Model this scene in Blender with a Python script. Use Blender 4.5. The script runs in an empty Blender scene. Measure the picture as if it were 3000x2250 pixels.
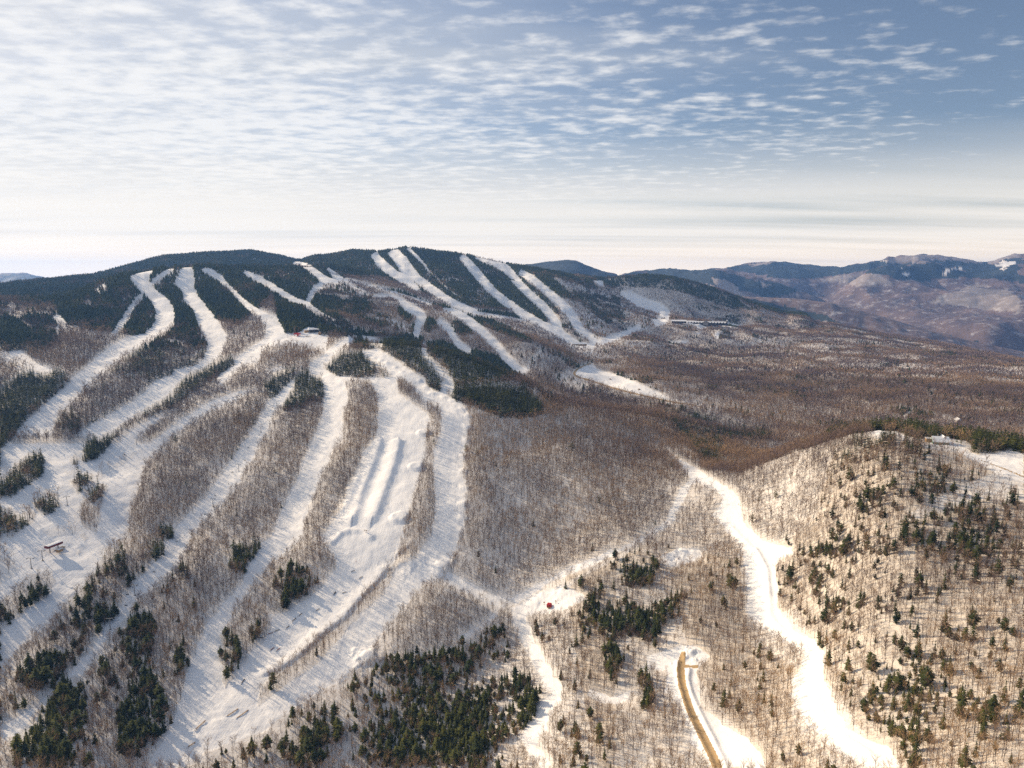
# Snowy ski mountain seen from the air. Ground is one sheet built from image pixels and estimated distances.
import bpy, math, random
import numpy as np
from mathutils import Vector, Matrix
rng = np.random.default_rng(7)
random.seed(7)
SC = bpy.context.scene
COL = SC.collection
CAMZ = 600.0
FOC, CX, CY = 1475.0, 1106.0, 829.5
PITCH = math.radians(8.84)
CP, SP = math.cos(PITCH), math.sin(PITCH)

# ---------- camera rays: an image pixel (u, v) becomes azimuth and slope of the sight line
def sight(u, v):
    u = np.asarray(u, float); v = np.asarray(v, float)
    rx = (u - CX) / FOC; up = -(v - CY) / FOC
    ry = CP + up * SP; rz = -SP + up * CP
    h = np.hypot(rx, ry)
    return np.arctan2(rx, ry), rz / h
def pixel_of(x, y, z):                      # world point -> the same (u, v) image pixels
    z = z - CAMZ
    f = y * CP - z * SP; up = y * SP + z * CP
    f = np.maximum(f, 1e-3)
    return CX + FOC * x / f, CY - FOC * up / f
# image crops: each crop has its own origin and scale in image pixels
CROPS = {'D': (0, 0, 1), 'A': (0, 553, .2333), 'B': (442.4, 663.6, .3), 'C': (958.5, 553, .26665), '1': (0, 479.2, 1/3), '2': (663.6, 479.2, 1/3),
      '3': (1327, 479.2, .4), '4': (0, 958.5, .4223), '5': (589.8, 958.5, .4223), '6': (1179.7, 811, .2889), '7': (1548, 811, .3),
      '8': (1106, 1179.7, .3), '9': (1622, 1179.7, .2889), 'T': (0, 1105.9, .13333), 'L': (589.8, 663.6, .1), 'H': (1400.9, 648.8, .13333),
      'W': (1843.3, 870, .16667), 'R': (1069.1, 1216.5, .13333)}
def sh(s, x, y):
    o = CROPS[s]; return o[0] + o[2] * x, o[1] + o[2] * y

# ---------- noise
def _hash(ix, iy, seed):
    h = (ix.astype(np.int64) * 374761393 + iy.astype(np.int64) * 668265263 + seed * 1442695041) & 0xFFFFFFFF
    h = ((h ^ (h >> 13)) * 1274126177) & 0xFFFFFFFF
    return ((h ^ (h >> 16)) & 0xFFFF) / 65535.0
def vnoise(x, y, s, seed=0):
    x = x / s; y = y / s
    ix = np.floor(x); iy = np.floor(y); fx = x - ix; fy = y - iy
    fx = fx * fx * fx * (fx * (fx * 6 - 15) + 10); fy = fy * fy * fy * (fy * (fy * 6 - 15) + 10)
    a = _hash(ix, iy, seed); b = _hash(ix + 1, iy, seed); c = _hash(ix, iy + 1, seed); d = _hash(ix + 1, iy + 1, seed)
    return (a + (b - a) * fx + (c - a) * fy + (a - b - c + d) * fx * fy) * 2 - 1
def fbm(x, y, s, n, seed=0, g=.5):
    r = 0; a = 1
    for k in range(n):
        r = r + a * vnoise(x * .8 + y * .6 + 31 * k, y * .8 - x * .6 - 17 * k, s / 2 ** k, seed + k); a *= g
    return r

# ---------- ground points: (u, [(v, estimated distance) ...]) in image pixels on the visible ground
COLS = [
 (0, [(1659,480),(1500,590),(1350,700),(1200,820),(1100,930),(1000,1080),(950,1180),(850,1420),(770,1680),(700,2050),(655,2350)]),
 (160, [(1659,490),(1500,590),(1350,700),(1200,825),(1100,940),(1000,1090),(900,1290),(800,1580),(700,2050),(655,2320)]),
 (330, [(1659,500),(1500,590),(1350,700),(1200,830),(1100,960),(1000,1120),(900,1320),(800,1600),(700,2080),(650,2350),(605,2570)]),
 (470, [(1659,495),(1500,585),(1350,695),(1200,825),(1100,950),(1000,1100),(900,1290),(800,1570),(740,1830),(680,2130),(620,2520),(590,2700)]),
 (600, [(1659,490),(1500,580),(1350,690),(1200,820),(1100,940),(1000,1080),(900,1250),(800,1500),(750,1650),(715,1850)]),
 (720, [(1659,490),(1500,578),(1350,680),(1200,805),(1100,910),(1000,1040),(900,1200),(830,1350),(780,1500),(745,1660)]),
 (850, [(1659,490),(1500,575),(1350,670),(1200,790),(1100,880),(1000,1000),(900,1150),(830,1300),(780,1430)]),
 (980, [(1659,480),(1500,570),(1350,665),(1200,785),(1100,870),(1000,990),(900,1130),(830,1290),(790,1410)]),
 (1100, [(1659,465),(1500,560),(1400,640),(1300,710),(1200,790),(1100,880),(1000,1000),(950,1080),(870,1220)]),
 (1250, [(1659,430),(1500,530),(1350,640),(1230,740),(1200,780),(1100,880),(1000,1010),(930,1160)]),
 (1400, [(1659,425),(1500,525),(1350,630),(1200,755),(1100,880),(1000,1060),(950,1220)]),
 (1530, [(1659,420),(1500,520),(1350,620),(1200,760),(1100,860),(1030,950),(980,1150),(940,1420),(900,1750),(850,2150),(800,2700),(750,3300),(700,4000),(650,4700)]),
 (1700, [(1659,410),(1450,535),(1350,600),(1300,640),(1200,710),(1100,790),(1000,900),(935,1650),(900,1900),(850,2250),(800,2800),(750,3600),(700,4500)]),
 (1900, [(1659,385),(1500,455),(1350,530),(1200,620),(1100,690),(1000,770),(885,2000),(850,2300),(800,2900),(750,3800)]),
 (2060, [(1659,376),(1500,446),(1350,525),(1200,620),(1100,695),(1000,785),(890,1980),(850,2350),(800,3050),(765,3800)]),
 (2212, [(1659,370),(1500,440),(1350,520),(1200,620),(1100,700),(1000,800),(900,1950),(850,2400),(800,3250)]),
 (1300, [(850,2000),(800,2400),(760,2700),(720,3100),(690,3400),(650,3900)]),
 (1400, [(870,1900),(840,2050),(800,2400),(760,2850),(720,3400),(680,3950),(640,4500)]),
 (1200, [(790,2250),(760,2500),(730,2850),(700,3100),(640,3550),(600,3900)]),
 (1100, [(770,2250),(735,2450),(700,2900),(660,3300),(600,3850)]),
 (1000, [(735,2350),(700,2560),(660,3000),(620,3400),(580,3800)]),
 (900, [(715,2250),(680,2500),(640,3000),(610,3450),(570,3850)]),
 (800, [(700,2150),(670,2350),(640,2600),(610,3100),(575,3650)]),
 (700, [(670,2250),(640,2500),(600,2850),(575,3300)]),
 (600, [(620,2620),(590,2950)]),
]
# ridge lines: (distance at start, distance at end, [(u, v) ...], drop behind in metres, width behind)
RIDGES = [
 (2450, 2750, [(-250,655),(-100,648),(0,641),(80,641),(140,638),(200,612),(260,590),(330,577),(400,571)], 75, .12),
 (2760, 3200, [(450,569),(520,572),(580,572),(640,571)], 60, .12),
 (4600, 5100, [(-250,640),(-100,628),(0,618),(100,603),(200,591),(280,570),(350,551),(450,543),(540,539),(600,549),(640,559)], 260, .2),
 (4300, 4200, [(700,549),(760,538),(820,540),(880,531),(940,539),(1000,546),(1050,556),(1100,567),(1150,575),(1200,584)], 260, .2),
 (4300, 5100, [(1250,592),(1300,597),(1340,595),(1400,590),(1450,595),(1500,607),(1560,625),(1620,648),(1700,672)], 200, .18),
 (5000, 4200, [(1800,697),(1900,718),(2000,733),(2100,752),(2212,775),(2400,800),(2600,820)], 110, .16),
 (1640, 1420, [(800,729),(840,731),(900,736),(960,748),(1030,771),(1100,800),(1150,822)], 75, .13),
 (1400, 1500, [(1200,850),(1300,868),(1400,885),(1500,905),(1600,926)], 40, .12),
 (950, 925, [(1600,1000),(1640,984),(1690,966)], 26, .12),
 (915, 880, [(1740,949),(1790,931),(1840,916),(1900,908)], 34, .16),
 (875, 850, [(1960,912),(2030,922),(2100,932),(2212,950),(2400,975),(2600,990)], 34, .16),
 (6300, 6700, [(1600,640),(1650,642),(1720,645),(1800,655),(1900,682),(2000,712),(2100,737),(2212,760)], 120, .14),
 (8000, 8000, [(1130,572),(1200,563),(1240,561),(1280,578),(1330,593)], 400, .2),
 (9500, 9500, [(1380,586),(1440,579),(1500,584),(1560,579),(1600,590),(1680,610),(1760,640)], 250, .13),
 (12500, 12500, [(1560,580),(1620,567),(1680,564),(1740,571),(1800,576),(1860,573)], 300, .15),
 (11500, 13500, [(1880,566),(1920,556),(1960,551),(2010,549),(2060,555),(2100,562),(2140,567),(2170,552),(2212,547),(2300,545),(2500,560)], 400, .2),
 (15500, 15500, [(-250,585),(-100,600),(0,592),(40,588),(75,594),(110,601),(160,604)], 500, .2),
]
EXTRA = [  # (u, v, distance) single spots
 (500,590,2740),(560,622,2540),(600,655,2300),(700,700,2020),(780,726,1780),
 (900,652,2900),(1000,690,2640),(1080,715,2540),(745,600,3050),(1150,735,2450),
 (660,765,1600),(660,745,1680),(660,727,1770),(660,712,1860),(650,700,1960),(720,748,1640),(720,732,1730),(720,718,1830),(760,738,1650),(620,700,1960),(590,740,1720),
 (1280,745,2850),(1600,780,3000),(1130,800,2150),
 (1800,655,6500),(1900,640,9500),(2000,620,10500),(2100,640,9500),(2212,660,9000),(2150,700,7800),(2000,670,8500),(1850,620,10500),(1780,600,11500),(1700,610,10800),(1950,600,11500),(2120,600,11500),
 (1750,620,9000),(2212,620,10500),
]
HID = [  # (u, distance, height above camera) ground that no one sees from the air here
 (100,3000,-90),(330,3200,-60),(500,3500,-40),(640,3700,-10),(0,2900,-110),(-200,2900,-120),
 (900,1950,-235),(1000,1900,-270),(800,1950,-190),(1100,1850,-300),(720,1980,-160),
 (1780,1350,-330),(1900,1400,-320),(2060,1400,-310),(2212,1400,-300),(2212,1600,-320),(1900,1600,-330),
 (1800,5700,-420),(1900,5500,-450),(2100,5200,-480),(2212,5000,-490),(1650,5900,-330),(1500,6300,-250),
 (2000,7600,-560),(2212,7200,-590),(1800,8200,-450),(1600,8000,-330),(1400,7500,-250),(1200,6200,-150),(1000,6000,-100),(700,6500,-100),(300,6500,-200),(0,6500,-250),
 (0,11000,-400),(300,11000,-400),(700,11000,-400),(1100,12000,-500),(1400,11000,-250),
 (0,19000,-400),(400,19000,-450),(800,19000,-500),(1200,19000,-500),(1600,19000,-400),(2000,19000,-300),(2212,19000,-300),
]
def build_surface():
    P = []; Zv = []
    def add(a, d, z): P.append((a, math.log(d))); Zv.append(z)
    for u, lst in COLS:
        for v, d in lst:
            a, t = sight(u, v); add(float(a), d, float(t) * d)
    for u, v, d in EXTRA:
        a, t = sight(u, v); add(float(a), d, float(t) * d)
    for d0, d1, pts, drop, w in RIDGES:
        n = len(pts)
        for k, (u, v) in enumerate(pts):
            d = d0 + (d1 - d0) * k / max(1, n - 1)
            a, t = sight(u, v + (13 * FOC / d if d < 6000 else 0)); z = float(t) * d
            add(float(a), d, z); add(float(a), d * (1 + w), z - drop)
            if d > 3900: add(float(a), d * (1 - w * .6), z - drop * .45) if d > 7000 else None
    for u, d, z in HID:
        a, t = sight(u, 700); add(float(a), d, z)
    for a in (-1.25, -.95):
        for d, z in ((250,-330),(400,-360),(700,-330),(1200,-260),(2000,-120),(2700,-40),(4500,60),(9000,-300),(19000,-500)): add(a, d, z)
    for a in (.95, 1.25):
        for d, z in ((250,-210),(400,-235),(700,-205),(880,-170),(1300,-300),(2400,-330),(4500,-420),(7000,-560),(12000,200),(19000,-300)): add(a, d, z)
    for a in (-.6,-.3,0,.3,.6): add(a, 250, -360 + 75 * (a + .6) if a > 0 else -375)
    P = np.array(P); Zv = np.array(Zv); n = len(P)
    def phi(r2): return .5 * r2 * np.log(np.maximum(r2, 1e-12))
    K = phi(((P[:, None] - P[None]) ** 2).sum(-1)) + np.eye(n) * 2e-4
    A = np.zeros((n + 3, n + 3)); A[:n, :n] = K; A[:n, n] = 1; A[:n, n+1:] = P; A[n, :n] = 1; A[n+1:, :n] = P.T
    w = np.linalg.solve(A, np.concatenate([Zv, [0, 0, 0]]))
    def f(a, l):
        out = np.empty(a.shape); af = a.ravel(); lf = l.ravel(); of = out.ravel()
        for i in range(0, len(af), 20000):
            s = slice(i, i + 20000)
            r2 = (af[s, None] - P[:, 0]) ** 2 + (lf[s, None] - P[:, 1]) ** 2
            of[s] = phi(r2) @ w[:n] + w[n] + af[s] * w[n+1] + lf[s] * w[n+2]
        return of.reshape(a.shape)
    return f
# ---------- ground cover map: 0 leafless wood, 1 open snow, 2 conifers, 3 mixed, 4 thin glade, 5 sand road, 6 leafless with some conifers, 7 foreground conifer mix, 8 right hillside mix
B_, S_, C_, M_, G_, R_, Q_, F_, K_ = range(9)
MAPW, MAPH = 2212, 1659
cover = np.zeros((MAPH, MAPW), np.uint8)
def fill(cls, s, pts):
    p = np.array([sh(s, *q) for q in pts]); x0, y0 = np.floor(p.min(0)).astype(int); x1, y1 = np.ceil(p.max(0)).astype(int)
    x0 = max(x0, 0); y0 = max(y0, 0); x1 = min(x1, MAPW - 1); y1 = min(y1, MAPH - 1)
    if x1 <= x0 or y1 <= y0: return
    X, Y = np.meshgrid(np.arange(x0, x1 + 1) + .5, np.arange(y0, y1 + 1) + .5)
    ins = np.zeros(X.shape, bool); n = len(p)
    for i in range(n):
        ax, ay = p[i]; bx, by = p[(i + 1) % n]
        if ay == by: continue
        ins ^= ((ay > Y) != (by > Y)) & (X < (bx - ax) * (Y - ay) / (by - ay) + ax)
    cover[y0:y1+1, x0:x1+1][ins] = cls
def line(cls, s, pts):
    P = np.array([(x, y) for x, y, w in pts], float); W = np.array([w for x, y, w in pts], float) / 2
    # smooth the line
    t = np.arange(len(P)); tt = np.linspace(0, len(P) - 1, (len(P) - 1) * 5 + 1)
    def cat(v):
        i = np.clip(np.floor(tt).astype(int), 0, len(P) - 2); f = tt - i
        a = v[np.maximum(i-1, 0)]; b = v[i]; c = v[i+1]; d = v[np.minimum(i+2, len(P)-1)]
        return .5 * (2*b + (c-a)*f + (2*a-5*b+4*c-d)*f*f + (3*b-a-3*c+d)*f**3)
    X = cat(P[:, 0]); Y = cat(P[:, 1]); Wd = np.interp(tt, t, W)
    dx = np.gradient(X); dy = np.gradient(Y); L = np.hypot(dx, dy) + 1e-9; nx = -dy / L; ny = dx / L
    n = len(X)
    for i in range(n - 1):
        fill(cls, s, [(X[i]+nx[i]*Wd[i], Y[i]+ny[i]*Wd[i]), (X[i+1]+nx[i+1]*Wd[i+1], Y[i+1]+ny[i+1]*Wd[i+1]),
                      (X[i+1]-nx[i+1]*Wd[i+1], Y[i+1]-ny[i+1]*Wd[i+1]), (X[i]-nx[i]*Wd[i], Y[i]-ny[i]*Wd[i])])
# --- woods
fill(C_, 'D', [(0,600),(100,592),(200,580),(280,560),(350,540),(450,533),(540,530),(650,550),(660,600),(300,620),(0,650)])
fill(C_, 'D', [(540,560),(700,540),(760,530),(890,522),(1000,538),(1100,560),(1240,585),(1240,625),(1200,640),(1180,690),(1080,690),(1000,660),(940,640),(880,620),(820,600),(745,600),(720,620),(700,660),(790,730),(700,725),(640,715),(600,690),(590,640),(540,600)])
fill(C_, 'C', [(-300,-40),(0,-20),(250,-20),(500,20),(700,70),(900,150),(1200,190),(1150,290),(950,220),(1000,330),(960,380),(1050,500),(1000,560),(900,480),(830,540),(700,470),(500,440),(300,430),(150,400),(-100,330),(-300,260)])
fill(B_, 'C', [(150,400),(300,420),(500,440),(720,470),(840,560),(600,470),(400,450),(200,440)])
fill(M_, 'C', [(900,180),(1220,200),(1430,330),(1480,500),(1450,560),(1300,560),(1180,450),(1000,350)])
fill(M_, 'C', [(830,370),(950,400),(1030,520),(1100,600),(1180,660),(1180,710),(1090,700),(960,610),(930,520)])
fill(C_, 'C', [(1150,190),(1250,170),(1400,155),(1600,145),(1750,140),(1900,160),(2212,260),(2212,400),(2100,340),(1900,290),(1700,260),(1560,260),(1450,240),(1350,260),(1300,240)])
fill(C_, '3', [(0,290),(100,275),(230,275),(350,288),(500,348),(650,398),(730,470),(640,475),(540,440),(430,400),(300,350),(150,330),(50,340)])
fill(C_, '3', [(650,400),(900,455),(1150,498),(1260,552),(1100,532),(900,500),(720,445)])
fill(G_, 'C', [(870,180),(1000,200),(1150,260),(1300,270),(1430,330),(1300,330),(1100,280),(950,240)])
fill(G_, 'C', [(960,340),(1050,360),(1200,460),(1330,560),(1400,640),(1320,690),(1230,690),(1150,620),(1100,520),(1010,430)])
fill(G_, 'C', [(1420,290),(1500,300),(1600,380),(1750,430),(1790,480),(1700,560),(1560,580),(1480,560),(1440,440)])
fill(M_, '2', [(20,490),(150,395),(300,420),(420,490),(500,480),(690,600),(690,720),(500,700),(250,620),(100,560)])
fill(C_, '2', [(20,500),(80,480),(250,560),(260,600),(180,610),(60,560)])
fill(B_, '2', [(400,470),(520,490),(620,560),(690,620),(680,700),(560,640),(480,600)])
fill(G_, '2', [(470,610),(560,640),(680,700),(680,735),(560,690)])
fill(C_, '2', [(580,560),(640,560),(690,610),(660,660),(600,610)])
fill(C_, '2', [(270,385),(450,425),(620,455),(830,540),(1000,560),(1150,620),(1300,690),(1465,785),(1380,775),(1200,700),(1050,640),(900,580),(700,500),(500,450)])
fill(C_, '2', [(760,640),(810,630),(850,680),(790,720),(750,700)])
fill(M_, '2', [(940,650),(1050,650),(1100,720),(1000,740),(940,700)])
fill(C_, 'A', [(0,360),(560,360),(700,310),(950,170),(1200,80),(1450,35),(1800,20),(2212,40),(2500,90),(2500,400),(2212,640),(2050,600),(1850,560),(1850,700),(1700,720),(1560,650),(1440,640),(1300,740),(1060,700),(850,690),(700,640),(590,640),(540,520),(480,460),(300,430),(0,420)])
fill(M_, 'A', [(0,420),(300,420),(480,450),(550,540),(500,700),(560,780),(300,950),(220,870),(290,780),(290,640),(150,560),(0,560)])
fill(C_, 'A', [(0,560),(100,560),(200,620),(290,700),(290,780),(230,870),(120,890),(0,870)])
fill(M_, 'A', [(1300,830),(1500,700),(1620,640),(1850,700),(1940,850),(1860,980),(1600,1100),(1400,1180),(1200,1250),(1000,1200),(1000,1100)])
fill(Q_, 'A', [(1000,1100),(1400,1180),(1100,1420),(700,1659),(500,1659),(560,1450),(750,1280)])
fill(M_, 'A', [(600,1500),(680,1480),(760,1560),(720,1659),(560,1659),(540,1580)])
fill(G_, 'A', [(870,300),(960,250),(1000,260),(1000,350),(880,370)])
fill(G_, 'A', [(770,420),(820,400),(860,470),(800,480)])
fill(G_, 'A', [(0,880),(90,900),(330,1060),(260,1100),(100,1050),(0,1000)])
fill(Q_, 'D', [(1300,760),(1560,740),(1800,790),(2212,850),(2212,880),(1900,870),(1600,850),(1400,800)])
fill(Q_, 'D', [(1200,790),(1300,850),(1450,880),(1700,930),(1700,950),(1600,965),(1540,1010),(1480,960),(1300,870),(1140,830)])
fill(M_, 'D', [(1500,905),(1620,925),(1690,938),(1650,952),(1560,950),(1560,1000),(1520,1000),(1480,950),(1440,910)])
fill(M_, 'D', [(1420,870),(1500,890),(1620,915),(1520,912),(1440,895)])
# hilltop conifers
fill(C_, 'B', [(520,60),(580,20),(700,40),(850,60),(1060,150),(1180,195),(1500,205),(1580,235),(1560,270),(1480,215),(1300,210),(1180,210),(1020,190),(900,200),(830,170),(720,140),(700,180),(590,190),(540,140)])
fill(C_, 'B', [(1600,262),(1680,255),(1900,305),(2100,365),(2212,395),(2350,465),(2300,510),(2150,540),(2000,560),(1800,570),(1770,500),(1720,430),(1650,370),(1600,330)])
fill(C_, 'B', [(1740,600),(1800,590),(1900,580),(2100,570),(2250,600),(2400,700),(2450,760),(2350,800),(2150,800),(1950,720),(1850,690),(1780,660)])
fill(M_, 'B', [(2250,590),(2350,560),(2500,640),(2520,700),(2440,730)])
# lower left mixed base
fill(Q_, '4', [(0,1180),(100,1080),(200,960),(300,870),(450,700),(560,520),(900,500),(1000,700),(1000,1000),(900,1400),(700,1659),(0,1659)])
# --- open snow, upper left hill
fill(S_, 'A', [(1190,185),(1300,150),(1430,122),(1380,170),(1380,240),(1410,290),(1500,350),(1570,410),(1610,480),(1625,560),(1600,630),(1530,700),(1430,750),(1350,790),(1250,860),(1150,930),(1050,1010),(950,1090),(850,1170),(780,1230),(740,1290),(640,1380),(560,1460),(520,1540),(490,1659),(130,1659),(200,1580),(300,1490),(400,1400),(520,1290),(640,1190),(660,1130),(720,1090),(850,980),(960,880),(1080,800),(1150,760),(1240,740),(1330,720),(1400,660),(1440,590),(1430,480),(1400,410),(1330,340),(1270,290),(1230,230)])
line(S_, 'A', [(1310,370,40),(1250,430,40),(1160,560,50),(1100,660,60),(1050,740,50)])
line(S_, 'A', [(1600,115,30),(1520,160,40),(1440,220,40),(1400,260,30)])
fill(S_, 'A', [(1680,105),(1780,95),(1800,180),(1800,270),(1840,370),(1900,450),(1970,530),(2020,600),(2060,680),(2110,760),(2080,850),(2040,940),(1900,1010),(1740,1090),(1640,1180),(1600,1240),(1500,1320),(1350,1400),(1200,1510),(1050,1600),(980,1659),(720,1659),(900,1530),(1000,1480),(1100,1420),(1250,1330),(1350,1250),(1450,1150),(1580,1110),(1620,1060),(1750,1030),(1870,975),(1930,830),(1880,720),(1830,620),(1780,480),(1690,400),(1690,330),(1610,240),(1650,180)])
fill(S_, '1', [(1300,300),(1360,300),(1430,340),(1490,410),(1560,480),(1650,550),(1720,590),(1790,610),(1830,670),(1850,720),(1900,740),(1980,690),(2060,690),(2070,730),(2130,760),(2110,840),(2050,840),(1960,800),(1860,790),(1750,810),(1700,840),(1680,900),(1560,945),(1440,1060),(1400,1040),(1500,960),(1530,880),(1660,800),(1730,760),(1740,680),(1600,560),(1450,400)])
line(S_, '1', [(1580,320,20),(1700,380,35),(1800,440,35),(1900,500,35),(1990,530,20),(2100,600,12),(2200,650,10)])
fill(S_, 'A', [(480,560),(520,540),(560,545),(600,600),(640,640),(600,660),(560,620)])
line(S_, 'A', [(540,640,30),(525,730,20)])
line(G_, 'A', [(600,640,25),(720,690,25),(900,725,20)])
line(S_, 'A', [(90,900,30),(180,910,70),(280,990,60),(380,1040,50),(490,1055,30)])
fill(S_, '1', [(1500,1110),(1640,1080),(1560,1140),(1400,1210),(1250,1300),(1130,1390),(1040,1470),(950,1560),(910,1659),(770,1659),(840,1560),(960,1440),(1060,1370),(1150,1300),(1300,1200),(1400,1150)])
fill(S_, '1', [(1120,1240),(1060,1280),(960,1350),(880,1420),(800,1500),(700,1560),(560,1620),(480,1620),(520,1570),(620,1560),(760,1450),(860,1340),(980,1280)])
line(S_, 'B', [(560,430,26),(430,475,18)])
# plateau round the hilltop lodge
fill(S_, 'B', [(440,130),(520,100),(560,180),(640,200),(700,190),(740,140),(815,150),(820,190),(880,205),(860,290),(840,310),(760,290),(620,270),(520,260),(400,310),(390,400),(260,420),(100,540),(90,510),(220,370),(350,280),(440,220)])
fill(S_, 'B', [(860,330),(960,250),(1050,205),(1110,200),(1060,250),(990,300),(940,340),(900,360)])
line(S_, 'B', [(1130,210,20),(1200,230,24),(1310,265,24)])
line(S_, 'B', [(900,350,60),(840,400,80),(780,440,70),(900,490,60),(980,512,30),(1100,517,16),(1380,518,20)])
# centre runs
fill(S_, 'B', [(820,430),(1000,520),(1040,690),(1000,760),(1000,960),(930,1020),(900,1110),(840,1200),(800,1330),(760,1430),(720,1540),(715,1659),(485,1659),(520,1540),(600,1370),(650,1270),(700,1130),(760,1000),(800,900),(840,800),(860,700),(860,560)])
fill(S_, '4', [(1392,470),(1556,470),(1500,540),(1400,600),(1310,700),(1250,780),(1200,850),(1130,980),(1130,1100),(1150,1250),(890,1470),(820,1560),(740,1659),(890,1400),(910,1350),(950,1200),(980,1120),(1020,1020),(1050,930),(1100,880),(1160,800),(1240,700),(1330,510)])
line(S_, 'B', [(640,530,70),(560,640,80),(480,720,80),(400,880,90),(330,1000,110),(250,1130,130),(150,1280,140),(60,1400,120),(-50,1500,110)])
line(S_, '4', [(1012,367,80),(950,450,90),(880,560,110),(800,660,90),(700,760,60)])
line(S_, '4', [(700,760,60),(640,850,50),(560,950,50),(500,1050,50),(430,1130,50),(330,1230,44),(230,1330,50),(120,1420,60),(0,1500,80)])
fill(S_, 'B', [(1190,510),(1380,515),(1390,560),(1400,620),(1530,720),(1590,760),(1620,800),(1600,900),(1590,1050),(1550,1180),(1520,1300),(1480,1440),(1440,1560),(1420,1659),(840,1659),(930,1540),(1000,1420),(1050,1250),(1100,1180),(1150,1040),(1240,930),(1250,860),(1240,640),(1200,560)])
fill(S_, '5', [(248,475),(660,475),(640,560),(620,610),(580,640),(560,680),(500,720),(440,800),(370,890),(250,970),(180,1040),(90,1120),(0,1170),(-20,880),(60,860),(200,780),(260,720),(320,640),(320,580),(270,530)])
fill(S_, 'B', [(1120,315),(1240,300),(1340,360),(1470,450),(1580,510),(1600,570),(1660,610),(1740,600),(1740,640),(1850,690),(1900,780),(1905,850),(1880,960),(1860,1100),(1870,1300),(1880,1440),(1860,1600),(1840,1659),(1620,1659),(1670,1500),(1660,1400),(1645,1200),(1660,1050),(1700,900),(1715,800),(1680,720),(1620,680),(1580,720),(1540,640),(1440,530),(1380,510),(1240,400)])
fill(S_, 'B', [(1570,250),(1600,290),(1600,350),(1700,450),(1760,500),(1800,570),(1790,600),(1700,610),(1710,540),(1740,530),(1660,440),(1580,350),(1560,300)])
fill(B_, '5', [(0,1180),(100,1100),(200,1020),(280,960),(390,880),(460,800),(560,700),(590,650),(625,620),(630,680),(570,780),(470,870),(380,975),(280,1090),(200,1165),(60,1250),(0,1300)])
fill(S_, '5', [(820,20),(980,20),(975,160),(990,260),(985,370),(970,440),(930,550),(880,640),(860,680),(760,730),(680,830),(620,900),(550,980),(500,1080),(400,1150),(380,1200),(200,1290),(100,1360),(0,1440),(0,1290),(60,1240),(200,1150),(280,1070),(380,950),(470,850),(570,760),(620,650),(640,620),(720,600),(800,480),(830,400),(830,300)])
fill(S_, '4', [(1150,1250),(1240,1150),(1300,1050),(1396,960),(1400,1165),(1340,1250),(1320,1350),(1396,1290),(1400,1440),(1300,1500),(1200,1540),(1050,1570),(1000,1640),(900,1659),(740,1659),(820,1560),(890,1470),(900,1400),(930,1250)])
# lower left open area
fill(S_, '4', [(0,0),(830,0),(760,70),(730,150),(690,280),(660,370),(655,490),(560,520),(480,650),(430,720),(330,830),(250,920),(150,990),(60,1100),(0,1170)])
# main mountain runs
line(S_, 'C', [(140,-4,44),(230,90,70),(330,210,70),(430,310,60),(560,410,60),(700,500,60),(860,585,60),(960,640,70),(1050,700,60),(1150,730,40),(1220,720,50)])
line(S_, 'C', [(250,3,26),(400,50,50),(520,120,55),(590,200,60),(700,310,60),(790,390,60),(860,470,65),(920,560,70),(940,620,70)])
line(S_, 'C', [(440,40,16),(540,97,22)])
line(S_, 'C', [(610,125,40),(700,180,60),(830,280,60),(930,370,70),(1020,460,70),(1080,560,70),(1120,610,50),(1190,660,50),(1230,710,60)])
fill(S_, 'C', [(1205,198),(1270,195),(1300,250),(1250,235)])
line(S_, 'C', [(1430,295,34),(1520,330,72),(1600,382,76),(1700,412,74),(1785,465,76),(1785,515,76),(1700,550,64)])
line(G_, 'C', [(1700,545,50),(1560,590,50)]); line(S_, 'C', [(1600,578,40),(1560,592,46),(1380,670,52),(1240,710,52)])
line(S_, 'C', [(1200,740,24),(1197,800,14)])
line(S_, '2', [(430,200,44),(480,270,60),(560,330,50),(640,380,50),(725,445,30)])
line(S_, '2', [(540,180,56),(600,240,80),(650,310,80),(720,370,50),(800,430,50),(900,500,50),(1000,545,40),(1100,590,36)])
line(S_, '2', [(1100,590,20),(1300,620,14),(1420,645,14)])
line(S_, '2', [(640,160,14),(720,230,16),(790,320,12)]); line(G_, '2', [(790,320,12),(880,410,14),(1000,500,12)])
line(S_, '2', [(0,285,30),(60,330,40),(110,370,50),(170,385,30),(250,380,20),(350,400,14),(500,440,14),(640,480,14),(740,520,26),(810,545,26)])
line(S_, '2', [(130,300,20),(190,350,30),(230,375,30)])
line(S_, '2', [(110,390,40),(60,430,40),(20,480,40),(0,540,20),(60,580,14),(130,610,10)])
line(S_, '2', [(-95,265,16),(-50,270,26),(0,285,30)])
line(S_, '2', [(250,400,10),(370,460,10)])
line(S_, '2', [(430,490,20),(560,490,30),(650,550,50),(740,610,56),(720,680,56),(700,740,40)])
line(S_, '2', [(850,640,40),(920,700,56),(970,780,46),(1060,840,30)])
line(S_, '2', [(880,570,20),(960,590,50),(1060,650,56),(1150,730,56),(1230,810,56),(1300,890,46),(1380,960,40)])
line(G_, '2', [(1540,830,30),(1480,880,40),(1430,940,40)]); line(S_, '2', [(1380,960,40),(1440,960,30)])
line(G_, 'B', [(1250,75,10),(1400,120,12),(1500,200,12)])
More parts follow.
